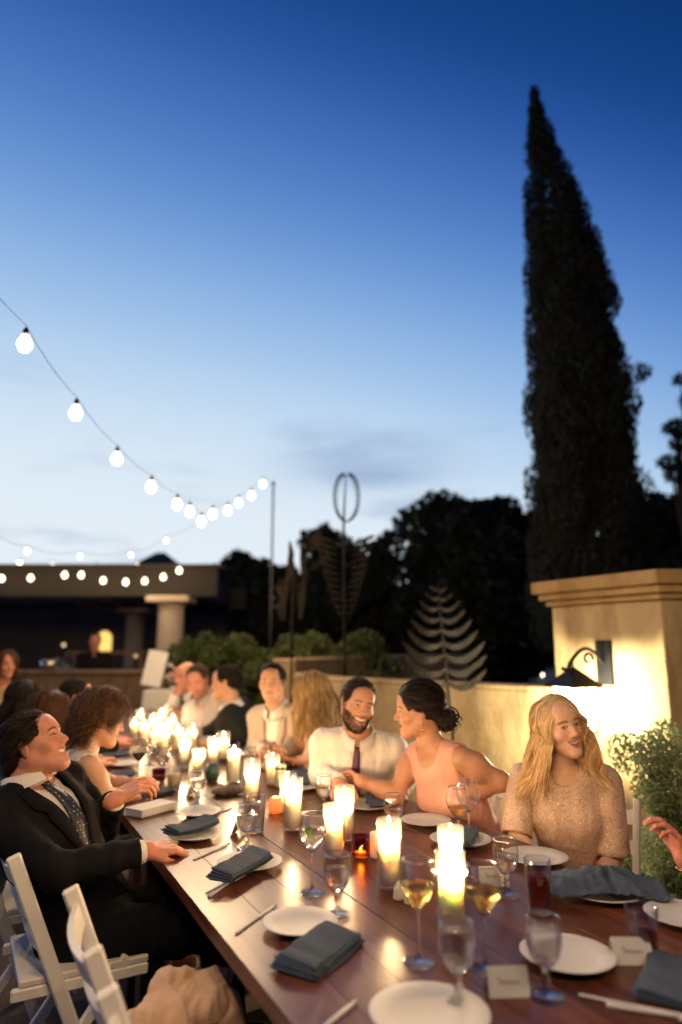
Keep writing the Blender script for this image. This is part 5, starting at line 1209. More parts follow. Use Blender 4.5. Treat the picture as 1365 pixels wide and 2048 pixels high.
class Figure:
    """one person: body (a single skin), clothing and hair as its children. Points are given in the person's own frame (right, forward, up)."""
    def __init__(s, base, yaw, label, sex='m', sc=1.0, seed=1, cat='person'):
        s.base = np.array([base[0], base[1], 0.0]); s.Y = rotm(yaw); s.sc = sc; s.fem = sex == 'f'; s.g = np.random.default_rng(seed)
        s.root = empty('person', s.base, label, cat); s.parts = []
    def W(s, p): return s.base + s.Y @ (np.array(p, float))
    def Lc(s, p): return s.Y.T @ (np.array(p, float) - s.base)
    def torso(s, hip=(0, 0, .55), lean=(0, 0), twist=0, bulk=1.0, chest=(0,0), belly=0.0, wide=1.0, up=1.0, bust=1.0):
        """lean = (sideways, forward) offset of the shoulders relative to the hips"""
        f = s.fem; W = s.W; hip = np.array(hip, float)
        neck = hip + np.array([lean[0], lean[1], math.sqrt(max(.01, .52**2 - lean[0]**2 - lean[1]**2))*(.94 if f else 1.0)*up])
        U = s.Y @ (neck - hip); U /= np.linalg.norm(U)
        Fd = s.Y @ np.array([math.sin(R_(-twist)), math.cos(R_(twist)), 0]); Rt = np.cross(Fd, U); Rt /= np.linalg.norm(Rt); Fd = np.cross(U, Rt)
        s.TM = np.stack([Rt, Fd, U], 1); s.hipw = W(hip); s.neckw = W(neck); L = np.linalg.norm(neck - hip); s.L = L
        Q = lambda t, r=0, fw=0: s.hipw + U*L*t + Rt*r + Fd*fw; s.Q = Q
        b = bulk; hw = .168 if f else .195; hw *= wide; s.hw = hw
        M = s.TM
        s.tp = [Ell(Q(.0), (.165*b, .12*b, .12), M, .05), Ell(Q(.25, 0, .0 + belly*.4), ((.125 if f else .15)*b, (.092 if f else .108)*b + belly*.5, .13), M, .06),
                Ell(Q(.55), ((.135 if f else .16)*b, (.095 if f else .112)*b, .14), M, .06), Ell(Q(.78), ((.15 if f else .18)*b, .085*b, .09), M, .05)]
        if f:
            for k in (-1, 1): s.tp.append(Ell(Q(.60, k*.06, .070*b*bust), (.064*bust, .050*bust, .060*bust), M, .06))
        else: s.tp.append(Ell(Q(.66, 0, .06*b), (.14*b, .055*b, .08), M, .04))
        s.sh = [Q(.885, -hw, -.005), Q(.885, hw, -.005)]          # left, right shoulder
        s.tp += [Cone(Q(.93, k*.05, -.012), Q(.89, k*hw*.92, -.01), .044 if f else .052, .046 if f else .055, .04) for k in (-1, 1)]
        s.np_ = [Cone(Q(.92, 0, -.01), Q(1.02, 0, .0), .056 if f else .064, .048 if f else .056, .03)]
        s.ap = {}; s.hp = {}; s.lp = []
        return s
    def arm(s, side, elbow, wrist, hdir=None, pn=(0,0,-1), curl=(.4,.45,.5,.55), thumb=(.4,.5), world=False, fat=1.0, thumb_flip=1, hand=True, spread=.12, hsc=None):
        i = 0 if side == 'l' else 1; sh = s.sh[i]
        e, w = (np.array(elbow, float), np.array(wrist, float)) if world else (s.W(elbow), s.W(wrist))
        # keep the limb lengths human
        ua, fa = (.285, .25) if s.fem else (.305, .27)
        ft = fat*(.86 if s.fem else 1.0)
        s.ap[side] = [Cone(sh, e, .045*ft, .038*ft, .02), Ell(sh*.62 + e*.38, (.047*ft, .047*ft, .06), None, .03), Cone(e, w, .040*ft, .0265*ft, .02), Ell(e*.7 + w*.3, (.041*ft,)*3, None, .03)]
        s.lens = getattr(s, 'lens', {}); s.lens[side] = (np.linalg.norm(sh-e), np.linalg.norm(e-w), ua, fa)
        s.ew = getattr(s, 'ew', {}); s.ew[side] = (sh, e, w, ft)
        if hand:
            d = (w - e) if hdir is None else np.array(hdir, float)
            hp, fr = hand_prims(w, d, pn, (1 if side == 'r' else -1)*thumb_flip, curl, thumb, spread, hsc or (.93 if s.fem else 1.05))
            s.hp[side] = hp; s.hf = getattr(s, 'hf', {}); s.hf[side] = fr
        return s
    def legs(s, knee=.46, spread=.11, foot=.50, kz=.50):
        for k in (-1, 1):
            h = s.Lc(s.hipw) + np.array([k*.085, 0, -.02]); kn = np.array([k*spread, h[1] + knee, kz]); an = np.array([k*spread, h[1] + foot, .09])
            s.lp += [Cone(s.W(h), s.W(kn), .085, .058, .04), Cone(s.W(kn), s.W(an), .058, .036, .03), Cone(s.W(an + [0, -.02, -.04]), s.W(an + [0, .14, -.055]), .035, .03, .02)]
        return s
    def head(s, off=(0, .03, .165), yaw=0, pitch=0, roll=0, sc=1.0, world_yaw=None, **o):
        """off: head centre from the neck base in world-up person frame"""
        s.ho = o; s.hs = sc*(.95 if s.fem else 1.0)
        s.HM = (rotm(world_yaw) if world_yaw is not None else s.Y @ rotm(yaw)) @ rotm(0, pitch, 0) @ rotm(0, 0, roll)
        s.hc = s.neckw + s.Y @ np.array(off, float)
        A, sub, B, cm = head_prims(s.hc, s.HM, s.hs, s.fem, o.get('mouth', 'smile'), o.get('jaw', 1.0))
        s.hA, s.hS, s.hB, s.hC = A, sub, B, cm
        r = .05 if s.fem else .06
        s.neckp = [Cone(s.Q(.95, 0, -.008), s.hc + s.HM @ (np.array([0, -.022, -.055])*s.hs), r*1.05, r, .025)]
        return s
    def body(s, skin, hh=.0027, bh=.010):
        V, F, C = [], [], []; n = 0
        o = s.ho
        # head and neck (fine), hands (fine), the rest coarser
        g = Grid(s.hc - .165*s.hs, s.hc + .165*s.hs, hh)
        g.adds(s.hA)
        for p in s.hS: g.cut(p, .012)
        g.adds(s.hB)
        for p in s.hC: g.cut(p, .003)
        g.adds(s.neckp).adds(s.tp[3:])
        sec = [(g, 'h')]
        for k, hp in s.hp.items():
            b = [p.box(.012) for p in hp]; g2 = Grid(np.min([x[0] for x in b], 0), np.max([x[1] for x in b], 0), max(hh*1.1, .003)); g2.adds(hp); g2.adds(s.ap[k][2:3]); sec.append((g2, 'x'))
        allp = s.tp + s.np_ + s.neckp + sum(s.ap.values(), []) + s.lp
        b = [p.box(.03) for p in allp]; g3 = Grid(np.min([x[0] for x in b], 0), np.max([x[1] for x in b], 0), bh); g3.adds(allp)
        sec.append((g3, 'b'))
        for G, kind in sec:
            P, Q = G.mesh()
            if kind == 'h':
                c = head_color((P - s.hc) @ s.HM/s.hs, skin, o); s.headP = (P, vnormals(P, Q))
            else:
                c = np.tile(np.array(skin, float), (len(P), 1))
                if kind == 'x': c *= np.array([1.0, .92, .9])
                c *= (1 + .07*wob(P, 25, 2))[:, None]
            V.append(P); F.append(Q + n); C.append(c); n += len(P)
        V = np.concatenate(V) - s.base; me = np_mesh('body', V, np.concatenate(F), True, np.concatenate(C))
        link('body', me, mat('skin', rough=.48, attr='tint', sss=.12, spec=.4, noise=.10, nscale=45, bump=.12, bscale=320), s.root); return s
    def cloth(s, name, m, prims, e, h=.008, cuts=(), clips=(), wrinkle=(.004, 30), shape=None, color=None, stretch=(1,1,1), smooth=True, k=.01):
        b = [p.box(e + .02) for p in prims]; G = Grid(np.min([x[0] for x in b], 0), np.max([x[1] for x in b], 0), h)
        G.adds(prims, e)
        for p in cuts: G.cut(p, k)
        for pt, nr in clips: G.clip(pt, nr)
        P, Q = G.mesh()
        if len(P) == 0: return None
        N = vnormals(P, Q)
        dsp = wrinkle[0]*wob(P, wrinkle[1], len(s.parts), stretch)
        dsp = dsp + .55*wrinkle[0]*(.6 - 2*np.abs(wob(P + .3, wrinkle[1]*1.9, len(s.parts) + 3, (1, 1, .45))))
        if shape is not None: dsp = dsp + shape(P)
        P = P + N*dsp[:, None]
        col = color(P) if color is not None else None
        o = link(name, np_mesh(name, P - s.base, Q, smooth, col), m, s.root); s.parts.append(o); return o
    def T(s, P): return (P - s.hipw) @ s.TM        # torso coordinates of world points (right, forward, up along the spine)
    def hair(s, name, color, style, n=1500, w=(.0012, .0006), vary=.25, tip=None, bodies=(), h=.006, down=(0,0,-1)):
        V, F, C = [], [], []; k = 0
        S = grow_hair(s.hc, s.HM, s.hs, style, int(n*1.6), s.g, down=down, bodies=bodies)
        cl = np.array(color)*np.exp(s.g.normal(0, vary, (len(S), 1)))
        if tip is not None:
            t = sstep(.1, .8, np.linspace(0, 1, S.shape[1]))[None, :, None]; cl = cl[:, None, :]*(1 - t) + cl[:, None, :]*np.array(tip)*t
        v, f, c = ribbons(S, w[0]*s.hs, w[1]*s.hs, s.hc, cl); V.append(v); F.append(f); C.append(c); k = len(v)
        if style.get('cap', .008):
            v, f = cap_mesh(s.hc, s.HM, s.hs, style, h); V.append(v); F.append(f + k); C.append(np.tile(np.array(color)*.75, (len(v), 1)))
        o = link('hair', np_mesh('hair', np.concatenate(V) - s.base, np.concatenate(F), True, np.concatenate(C)), hair_mat(name, color), s.root)
        s.parts.append(o); return o
    def stubble(s, color, hname, length=.006, n=2600, w=.0009):
        """short hairs standing on the bearded part of the face"""
        P, N = s.headP; L = (P - s.hc) @ s.HM/s.hs; x, y, z = L.T; ax = np.abs(x)
        m = (z < -.044 + .55*np.maximum(0, ax - .032)) & (y > -.005) & (z > -.125) & (ax < .072)
        m &= ~((ax < .033) & (z > -.084) & (z < -.050) & (y > .05)) & ~((ax < .05) & (z > -.062) & (y > .035) & (ax > .0) & (z > -.047))
        i = np.where(m)[0]; i = s.g.choice(i, min(n, len(i)), replace=False); dn = s.HM @ np.array([0, .15, -1.0])
        t = np.linspace(0, 1, 4)[None, :, None]; S = P[i][:, None] - N[i][:, None]*.001 + (N[i]*.55 + dn*.6 + s.g.normal(0, .2, (len(i), 3)))[:, None]*t*length
        v, f, c = ribbons(S, w, w*.5, s.hc, np.array(color)*np.exp(s.g.normal(0, .3, (len(i), 1)))); link('beard', np_mesh('beard', v - s.base, f, True, c), hair_mat(hname), s.root)
    def part(s, name, mb, m):
        """an accessory built in world coordinates"""
        me = mb.mesh(name)
        for v in me.vertices: v.co = v.co - Vector(s.base)
        o = link(name, me, m, s.root); s.parts.append(o); return o
# ------------------------------------------------------------------ clothing helpers
def sdist(prims, P, e=0.0):
    X, Y, Z = P[:, 0], P[:, 1], P[:, 2]; v = np.full(len(P), .3)
    for p in prims: v = smin(v, p.d(X, Y, Z, e), p.k)
    return v
def front(f, tr, prims=None, e=0.0, sgn=1):
    """points on the clothed chest (or back) above torso coordinates (t along the spine, r sideways)"""
    prims = prims or f.tp; tr = np.array(tr, float).reshape(-1, 2); out = []
    P = np.array([f.Q(t, r, .30*sgn) for t, r in tr]); D = -f.TM[:, 1]*sgn
    for _ in range(40):
        d = sdist(prims, P, e); P = P + D*np.clip(d, 0, .05)[:, None]*.8
    return P
def patch(f, name, m, rows, e, thick=.003, prims=None):
    """strip of cloth lying on the chest: rows of (t, r) points"""
    n, k = len(rows), len(rows[0]); P = front(f, [q for r in rows for q in r], prims, e)
    F = [(i*k+j, i*k+j+1, (i+1)*k+j+1, (i+1)*k+j) for i in range(n-1) for j in range(k-1)]
    o = link(name, np_mesh(name, P - f.base, np.array(F), True), m, f.root); s = o.modifiers.new('s', 'SOLIDIFY'); s.thickness = thick; s.offset = 0; return o
def tie(f, m, e, t0=.985, t1=.2, w=.042, dots=None):
    rows = []
    for i, t in enumerate(np.linspace(t0, t1, 14)):
        a = i/13; ww = (.016 if i == 0 else .011 + (w - .011)*a**.8) if i < 13 else .002
        rows.append([(t, -ww), (t, 0), (t, ww)])
    o = patch(f, 'tie', m, rows, e + .006, .005)
    kn = front(f, [(t0 + .015, 0)], None, e + .006)[0]
    k = MB(); k.lathe([(.0005, -.022), (.011, -.018), (.017, .008), (.013, .016), (.0005, .018)], tuple(kn), 10, Matrix(f.TM.tolist())); kp = f.part('tie_knot', k, m); kp.parent = o; return o
def sleeves(f, frac=1.0, e0=.012, e1=.010, sides=('l', 'r'), flare=0.0):
    out = []
    for k in sides:
        if k not in f.ew: continue
        sh, el, wr, ft = f.ew[k]
        if frac <= 1.0:
            q = sh + (el - sh)*frac; out += [Cone(sh, q, .053*ft + e0, .043*ft + e0 + flare, .03)]
        else:
            q = el + (wr - el)*(frac - 1); out += [Cone(sh, el, .047*ft + e0, .041*ft + e0, .03), Cone(el, q, .041*ft + e0, .030*ft + e1, .03)]
    return out
def sleeve_ends(f, frac, sides=('l', 'r')):
    c = []
    for k in sides:
        if k not in f.ew: continue
        sh, el, wr, ft = f.ew[k]
        if frac <= 1: c.append((sh + (el - sh)*(frac), el - sh, .11))
        else: c.append((el + (wr - el)*(frac - 1), wr - el, .07))
    return c
def endcuts(f, frac, sides=('l', 'r')):
    """solids that trim each sleeve square at its cuff"""
    out = []
    for p, d, L in sleeve_ends(f, frac, sides):
        d = d/np.linalg.norm(d); out.append(Ell(p + d*.055, (.075, .075, .055), np.stack([np.cross(d, [.3, .5, .81])/np.linalg.norm(np.cross(d, [.3, .5, .81])), np.cross(d, np.cross(d, [.3, .5, .81]))/np.linalg.norm(np.cross(d, np.cross(d, [.3, .5, .81]))), d], 1)))
    return out
def shirt(f, m, e=.010, frac=1.93, collar=True, h=.008, wr=(.005, 30), color=None, cuffs=False):
    pr = f.tp + ([Cone(e_ + (w_ - e_)*.55, e_ + (w_ - e_)*(frac - 1), .034*ft_, .031*ft_, .02) for (_, e_, w_, ft_) in f.ew.values()] if cuffs else sleeves(f, frac, .001, .001))
    cuts = endcuts(f, frac) + [Cone(f.Q(.985, 0, .012), f.Q(1.2, 0, .03), .058, .075, .01)]
    o = f.cloth('shirt', m, pr, e, h, cuts, wrinkle=wr, color=color)
    if collar:
        r = .056 if f.fem else .066; c = MB()
        up = f.TM[:, 2]; rings = []
        ax = np.stack([f.TM[:, 0], f.TM[:, 1]], 0); n = 24
        P = []; F = []
        for j, (t, rr, dz) in enumerate(((.97, r+.016, 0), (1.03, r+.004, .0), (1.085, r+.001, .0), (1.092, r+.005, 0), (1.045, r+.013, 0), (.985, r+.028, 0))):
            for i in range(n+1):
                a = math.pi/2 + .16 + (2*math.pi - .32)*i/n
                fr = max(0, math.sin(a)); q = f.Q(t - .045*fr*(1 if j in (2, 3) else .6), 0, .0) + (ax[0]*math.cos(a) + ax[1]*math.sin(a)*1.02)*(rr + (.012*fr**6 if j >= 4 else 0)); P.append(q)
        for j in range(5):
            for i in range(n): F.append((j*(n+1)+i, j*(n+1)+i+1, (j+1)*(n+1)+i+1, (j+1)*(n+1)+i))
        c.add(P, F, True); f.part('collar', c, m)
    return o
def jacket(f, m, e=.020, frac=1.88, h=.008, open_to=.30, vw=.085, lapel=True, lm=None, wr=(.0045, 24)):
    pr = f.tp + sleeves(f, frac, -.002, -.002)
    cuts = endcuts(f, frac) + [Cone(f.Q(1.0, 0, .10), f.Q(open_to, 0, .16), vw, .012, .01), Cone(f.Q(.985, 0, .015), f.Q(1.2, 0, .03), .066, .085, .01)]
    o = f.cloth('jacket', m, pr, e, h, cuts, wrinkle=wr)
    if lapel:
        for s in (-1, 1):
            rows = []
            for t in np.linspace(.965, open_to + .04, 12):
                a = (t - open_to)/(1 - open_to); r0 = .010 + vw*.72*a; wd = .018 + .062*a*(1 if a < .62 else (1 - (a - .62)*1.7))
                if .60 < a < .66: wd *= .7
                rows.append([(t, s*r0), (t, s*(r0 + wd*.5)), (t, s*(r0 + wd))])
            patch(f, 'lapel', lm or m, rows, e + .006, .004)
    return o
def trousers(f, m, e=.012, h=.014): return f.cloth('trousers', m, f.lp[:2] + f.lp[3:5] + f.tp[:1], e, h, (), wrinkle=(.006, 20))
def shoes(f, m): return f.cloth('shoe', m, [f.lp[2], f.lp[5]], .010, .012, (), wrinkle=(0, 1))
def dress(f, m, e=.009, h=.008, neck=.10, scoop=(.95, .075, .09), arm=.062, skirt=True, wr=(.003, 26), color=None):
    pr = f.tp + ([p for p in f.lp[:1] + f.lp[3:4]] if skirt else [])
    cuts = [Ell(f.Q(1.02, 0, .05), (neck, .13, scoop[2]), f.TM), Cone(f.Q(.95, 0, -.02), f.Q(1.25, 0, 0), .06, .085, .01)]
    for sgn, sh in ((-1, f.sh[0]), (1, f.sh[1])): cuts.append(Ell(sh + f.TM @ np.array([sgn*.028, 0, -.015]), (arm*.85, .10, arm*1.6), f.TM))
    return f.cloth('dress', m, pr, e, h, cuts, wrinkle=wr, color=color)
def place(f, hip, hc, off, twist=0, bulk=1.0, belly=0.0, wide=1.0, hipz=.56, bust=1.0):
    """sit the figure on its hips so that its head centre comes out at hc"""
    neck = np.array(hc) - f.Y @ np.array(off); l = f.Y.T @ (neck - np.array([hip[0], hip[1], 0]))
    f.base = np.array([hip[0], hip[1], 0.0]); f.root.location = f.base
    base = math.sqrt(max(.01, .52**2 - l[0]**2 - l[1]**2))*(.94 if f.fem else 1.0)
    f.torso((0, 0, hipz), (l[0], l[1]), twist, bulk, belly=belly, wide=wide, bust=bust, up=(l[2] - hipz)/base); return f
# ------------------------------------------------------------------ the guests
SKIN = (.50, .265, .165); SK2 = (.44, .225, .135); SK3 = (.55, .30, .195); SKR = (.55, .245, .16)
BLACK = mat('black_suiting', (.007, .007, .008), .85, noise=.1, nscale=60, spec=.12); WHITE = mat('white_shirting', (.68, .65, .61), .75, noise=.04, nscale=30)
SHOE = mat('shoe_leather', (.02, .015, .012), .4); BLUSH = mat('blush_crepe', (.62, .30, .22), .7, noise=.06, nscale=20, sheen=.1)
CREAM = mat('cream_lace', (.66, .58, .44), .8, noise=.22, nscale=55, bump=.3, bscale=90); TAN = mat('tan_linen_suit', (.42, .345, .28), .85, noise=.10, nscale=40, bump=.15, bscale=150)
DARKSUIT = mat('charcoal_suit', (.016, .016, .016), .85, noise=.12, nscale=50, spec=.15); LILAC = mat('lilac_grey_shirt', (.46, .42, .42), .8, noise=.08, nscale=30)
def H(px, py, d): return at(px, py, d=d)
SHORT = dict(len=.04, top=1.3, flow=FLOW['up'], lift=.12, m=6, thick=.014, line=.070, cap=.006, hug=.6)
BACK = dict(len=.06, top=1.2, flow=FLOW['back'], lift=.1, m=7, thick=.018, line=.066, hug=.6)
SIDE = dict(len=.045, top=1.4, flow=FLOW['side'], lift=.1, m=6, thick=.016, line=.070, hug=.6)
def LONG(L=.36, wave=(.016, 2.0), **k): return dict(dict(len=L, flow=FLOW['parted'], lift=.15, m=24, grav=.4, thick=.03, line=.068, wave=wave, cap=.010, hug=.5, face=.066, part=.022), **k)

def blonde_smiling():
    f = Figure((0, 0), 132, 'smiling blonde woman in beaded blush top looking over her shoulder by the lantern', 'f', seed=2)
    hc = H(1118, 1452, 2.66); place(f, (hc[0] + .10, hc[1] + .06), hc, (0, .035, .150), hipz=.50, wide=.96, bulk=.88, bust=.82)
    f.arm('r', H(1034, 1672, 2.60), H(1085, 1745, 2.45), world=True, fat=.86, pn=(0, 0, -1)); f.arm('l', H(1228, 1712, 2.56), H(1180, 1795, 2.42), world=True, fat=.86, pn=(0, 0, -1))
    f.legs(); f.head((0, .035, .150), world_yaw=168, pitch=4, roll=12, mouth='smile', gaze=(.0035, .001), iris=(.05, .06, .05), brow=(.18, .10, .05), lips=(.45, .16, .13), jaw=1.02)
    f.body((.66, .40, .27))
    m = bpy.data.materials.new('beaded_mesh'); m.use_nodes = True; nt = m.node_tree; N = nt.nodes.new; L = nt.links.new; p = nt.nodes['Principled BSDF']
    tc = N('ShaderNodeTexCoord'); v = N('ShaderNodeTexVoronoi'); v.inputs['Scale'].default_value = 190; L(tc.outputs['Object'], v.inputs[0])
    n1 = N('ShaderNodeTexNoise'); n1.inputs['Scale'].default_value = 48; n1.inputs['Detail'].default_value = 3; n1.inputs['Distortion'].default_value = 1.5; L(tc.outputs['Object'], n1.inputs[0])
    def MR(src, lo, hi, a_=0, b_=1):
        q = N('ShaderNodeMapRange'); q.inputs[1].default_value = lo; q.inputs[2].default_value = hi; q.inputs[3].default_value = a_; q.inputs[4].default_value = b_; L(src, q.inputs[0]); return q.outputs[0]
    def MU(x_, y_): q = N('ShaderNodeMath'); q.operation = 'MULTIPLY'; L(x_, q.inputs[0]); L(y_, q.inputs[1]); return q.outputs[0]
    clus = MR(n1.outputs[0], .48, .56); sep = N('ShaderNodeSeparateColor'); L(v.outputs['Color'], sep.inputs[0]); bead = MR(v.outputs['Distance'], .55, .35)
    spark = MU(MR(sep.outputs[0], .86, .90), MR(v.outputs['Distance'], .5, .3)); dark = MU(clus, bead)
    mx = N('ShaderNodeMix'); mx.data_type = 'RGBA'; L(dark, mx.inputs[0]); mx.inputs[6].default_value = (.56, .39, .285, 1); mx.inputs[7].default_value = (.36, .235, .13, 1)
    mx3 = N('ShaderNodeMix'); mx3.data_type = 'RGBA'; L(spark, mx3.inputs[0]); L(mx.outputs[2], mx3.inputs[6]); mx3.inputs[7].default_value = (.95, .78, .50, 1); L(mx3.outputs[2], p.inputs['Base Color'])
    L(spark, p.inputs['Metallic']); p.inputs['Roughness'].default_value = .5
    b = N('ShaderNodeBump'); b.inputs['Strength'].default_value = .35; b.inputs['Distance'].default_value = .003; L(bead, b.inputs['Height']); L(b.outputs[0], p.inputs['Normal'])
    pr = f.tp + sleeves(f, .92, .002, .002, flare=.016)
    for q_ in pr[len(f.tp):]: q_.k = .012
    f.cloth('beaded_top', m, pr, .010, .007, endcuts(f, .92) + [Cone(f.Q(.975, 0, .02), f.Q(1.2, 0, .05), .062, .09, .01)], wrinkle=(.003, 24))
    f.cloth('skirt', BLUSH, f.lp[:2] + f.lp[3:5], .015, .014, ())
    f.hair('honey_blonde', (.66, .47, .25), LONG(.325, (.022, 1.7), wenv=(.28, .6), thick=.016, clump=22, line=.066, face=.068, lift=.08, cap=.005, swirl=lambda p, t: np.stack([.06*(p[:, 0] < 0), .40*(p[:, 0] < 0)*(t > .25), 0*p[:, 0]], 1)), n=5200, tip=(1.05, 1.0, .92), bodies=[(f.Q(.80, 0, -.01), (.20, .10, .12))], w=(.0012, .0007))
blonde_smiling()
def updo_woman():
    f = Figure((0, 0), 92, 'dark haired woman with low bun in blush sleeveless dress, elbow out, reaching for a glass', 'f', seed=6)
    hc = H(838, 1419, 2.98); place(f, (hc[0] + .33, hc[1] - .04), hc, (0, .05, .145), hipz=.50, bulk=1.10, wide=1.06)
    f.arm('l', H(1003, 1563, 2.80), H(872, 1606, 2.93), world=True, fat=1.15, hdir=(-.25, .45, -.85), pn=(.9, .2, -.2), curl=(.5, .5, .5, .5))
    g = at(664, 1580, z=TZ); w = H(722, 1562, 3.08)
    f.arm('r', H(792, 1590, 3.02), w, world=True, fat=1.15, hdir=(g - w)*[1, 1, 0] + [0, 0, .03], pn=(-.1, .9, .0), curl=(.55, .5, .6, .65), thumb=(.35, .7))
    f.legs(); f.head((0, .05, .145), world_yaw=62, pitch=-6, roll=-4, mouth='smile', brow=(.03, .02, .012), lips=(.42, .13, .11))
    f.body(SK2); dress(f, BLUSH, .010, neck=.085, scoop=(.95, .07, .085), arm=.056)
    st = dict(len=.10, flow=FLOW['back'], lift=.03, m=12, thick=.022, line=.066, cap=.016, hug=.95, lumps=(((.0, -.095, -.045), (.062, .045, .055), 0), ((.0, -.125, -.055), (.048, .038, .042), 0)))
    f.hair('near_black', (.016, .010, .008), st, n=3200, vary=.2)
    # bun curls
    g_ = f.g; S = []
    for k in range(260):
        a = g_.uniform(0, 6.28, 1)[0]; c = np.array([0, -.125, -.06]) + g_.normal(0, .012, 3); d = g_.normal(size=3); d /= np.linalg.norm(d); e1 = np.cross(d, [.2, .3, .9]); e1 /= np.linalg.norm(e1); e2 = np.cross(d, e1); t = np.linspace(0, 4.6, 14); r = g_.uniform(.022, .040)
        S.append(c + np.outer(np.cos(t + a)*r, e1) + np.outer(np.sin(t + a)*r, e2) + np.outer(t*.002, d))
    S = f.hc + (np.array(S)*f.hs) @ f.HM.T; ctr = f.hc + f.HM @ np.array([0, -.125, -.06])
    v, fc, c = ribbons(S, .003, .002, ctr, np.array([.016, .010, .008])*np.exp(g_.normal(0, .3, (len(S), 1)))); link('bun', np_mesh('bun', v - f.base, fc, True, c), hair_mat('near_black', None), f.root)
    GOLD = mat('gold', (.85, .60, .25), .25, metal=1.0)
    for s in (1, -1):
        p = f.hc + f.HM @ (np.array([s*.083, -.006, -.04])*f.hs); m = MB()
        m.tube([p + np.array([0, 0, 0]), p + np.array([0, 0, -.012])], .0022, 6)
        for k in range(3): m.lathe([(.0004, -.005), (.005, 0), (.0004, .005)], tuple(p + np.array([0, 0, -.018 - .012*k])), 8)
        f.part('earring', m, GOLD)
updo_woman()
put_glass('wine', 664, 1582, 'white wine glass held by the dark haired woman', 'white_wine', .42)
def bearded_man():
    f = Figure((0, 0), 148, 'laughing bearded man in white shirt and purple tie', 'm', seed=1)
    hc = H(716, 1410, 3.30); place(f, (hc[0] + .12, hc[1] + .26), hc, (0, .055, .150), hipz=.53, bulk=.94, wide=.93)
    f.arm('r', H(640, 1545, 3.34), H(678, 1568, 3.12), world=True, pn=(0, 0, -1)); f.arm('l', H(822, 1545, 3.36), H(800, 1590, 3.2), world=True, pn=(0, 0, -1))
    f.legs(); f.head((0, .055, .150), world_yaw=170, pitch=-3, roll=-13, mouth='laugh', beard=(.075, .042, .028), beard_w=.75, brow=(.05, .03, .02), eye_open=.004, sc=.97)
    f.body(SKIN); shirt(f, WHITE, .012, wr=(.005, 26)); trousers(f, DARKSUIT); shoes(f, SHOE); tie(f, mat('plum_tie', (.075, .018, .050), .5), .012, t1=.12, w=.04)
    f.hair('dark_brown', (.03, .018, .011), dict(SHORT, len=.045, top=1.5, lift=.16, line=.060), n=3200)
    for t in (.86, .72, .58, .44):
        p = front(f, [(t, .026)], None, .015)[0]; m = MB(); m.lathe([(.0005, -.001), (.005, -.001), (.005, .001), (.0005, .001)], tuple(p), 10, Matrix(f.TM.tolist()) @ Matrix.Rotation(math.pi/2, 3, 'X')); f.part('button', m, WHITE)
    f.stubble((.035, .02, .013), 'dark_brown', .007, 3200)
bearded_man()
def phone_woman():
    f = Figure((0, 0), 62, 'blonde woman seen from behind in blush dress looking down at her phone', 'f', seed=12)
    hc = H(622, 1388, 4.05); place(f, (hc[0] + .17, hc[1] - .03), hc, (0, .05, .145), hipz=.50, bulk=1.08)
    ph = H(548, 1512, 3.92)
    f.arm('l', H(648, 1512, 3.85), ph + np.array([.13, -.03, -.035]), world=True, fat=1.15, hdir=(-1, .15, .25), pn=(0, .3, 1), curl=(.45, .5, .55, .6)); f.arm('r', H(575, 1520, 4.15), ph + np.array([.10, .07, -.03]), world=True, hdir=(-1, -.2, .2), pn=(0, -.3, 1), curl=(.4, .45, .5, .5))
    f.legs(); f.head((0, .05, .145), world_yaw=42, pitch=-16, mouth='closed'); f.body(SK3); dress(f, mat('pale_blush', (.64, .42, .34), .7, noise=.05), .010, neck=.09, arm=.06)
    f.hair('highlighted_blonde', (.34, .22, .095), LONG(.36, (.015, 1.8), face=.06), n=4200, bodies=[(f.Q(.80, 0, -.01), (.18, .095, .12))], vary=.45)
    m = MB(); m.lathe([(.033, -.007), (.034, 0), (.033, .007)], tuple(ph + np.array([.115, -.028, -.032])), 16, Matrix.Rotation(1.5, 3, 'Y')); f.part('wrist_watch', m, mat('gold'))
    o = MB().box((0,0,0), (.072, .145, .009), bev=.004).build('phone_body', mat('phone_black', (.015, .013, .013), .25)); e = empty('mobile_phone', ph, 'black mobile phone in the hands of the blonde woman', 'phone'); o.parent = e; e.rotation_euler = (R_(35), R_(10), R_(55))
    MB().box((0, 0, .0052), (.064, .132, .0012)).build('screen', mat('phone_glass', (.02, .015, .015), .1), e)
phone_woman()
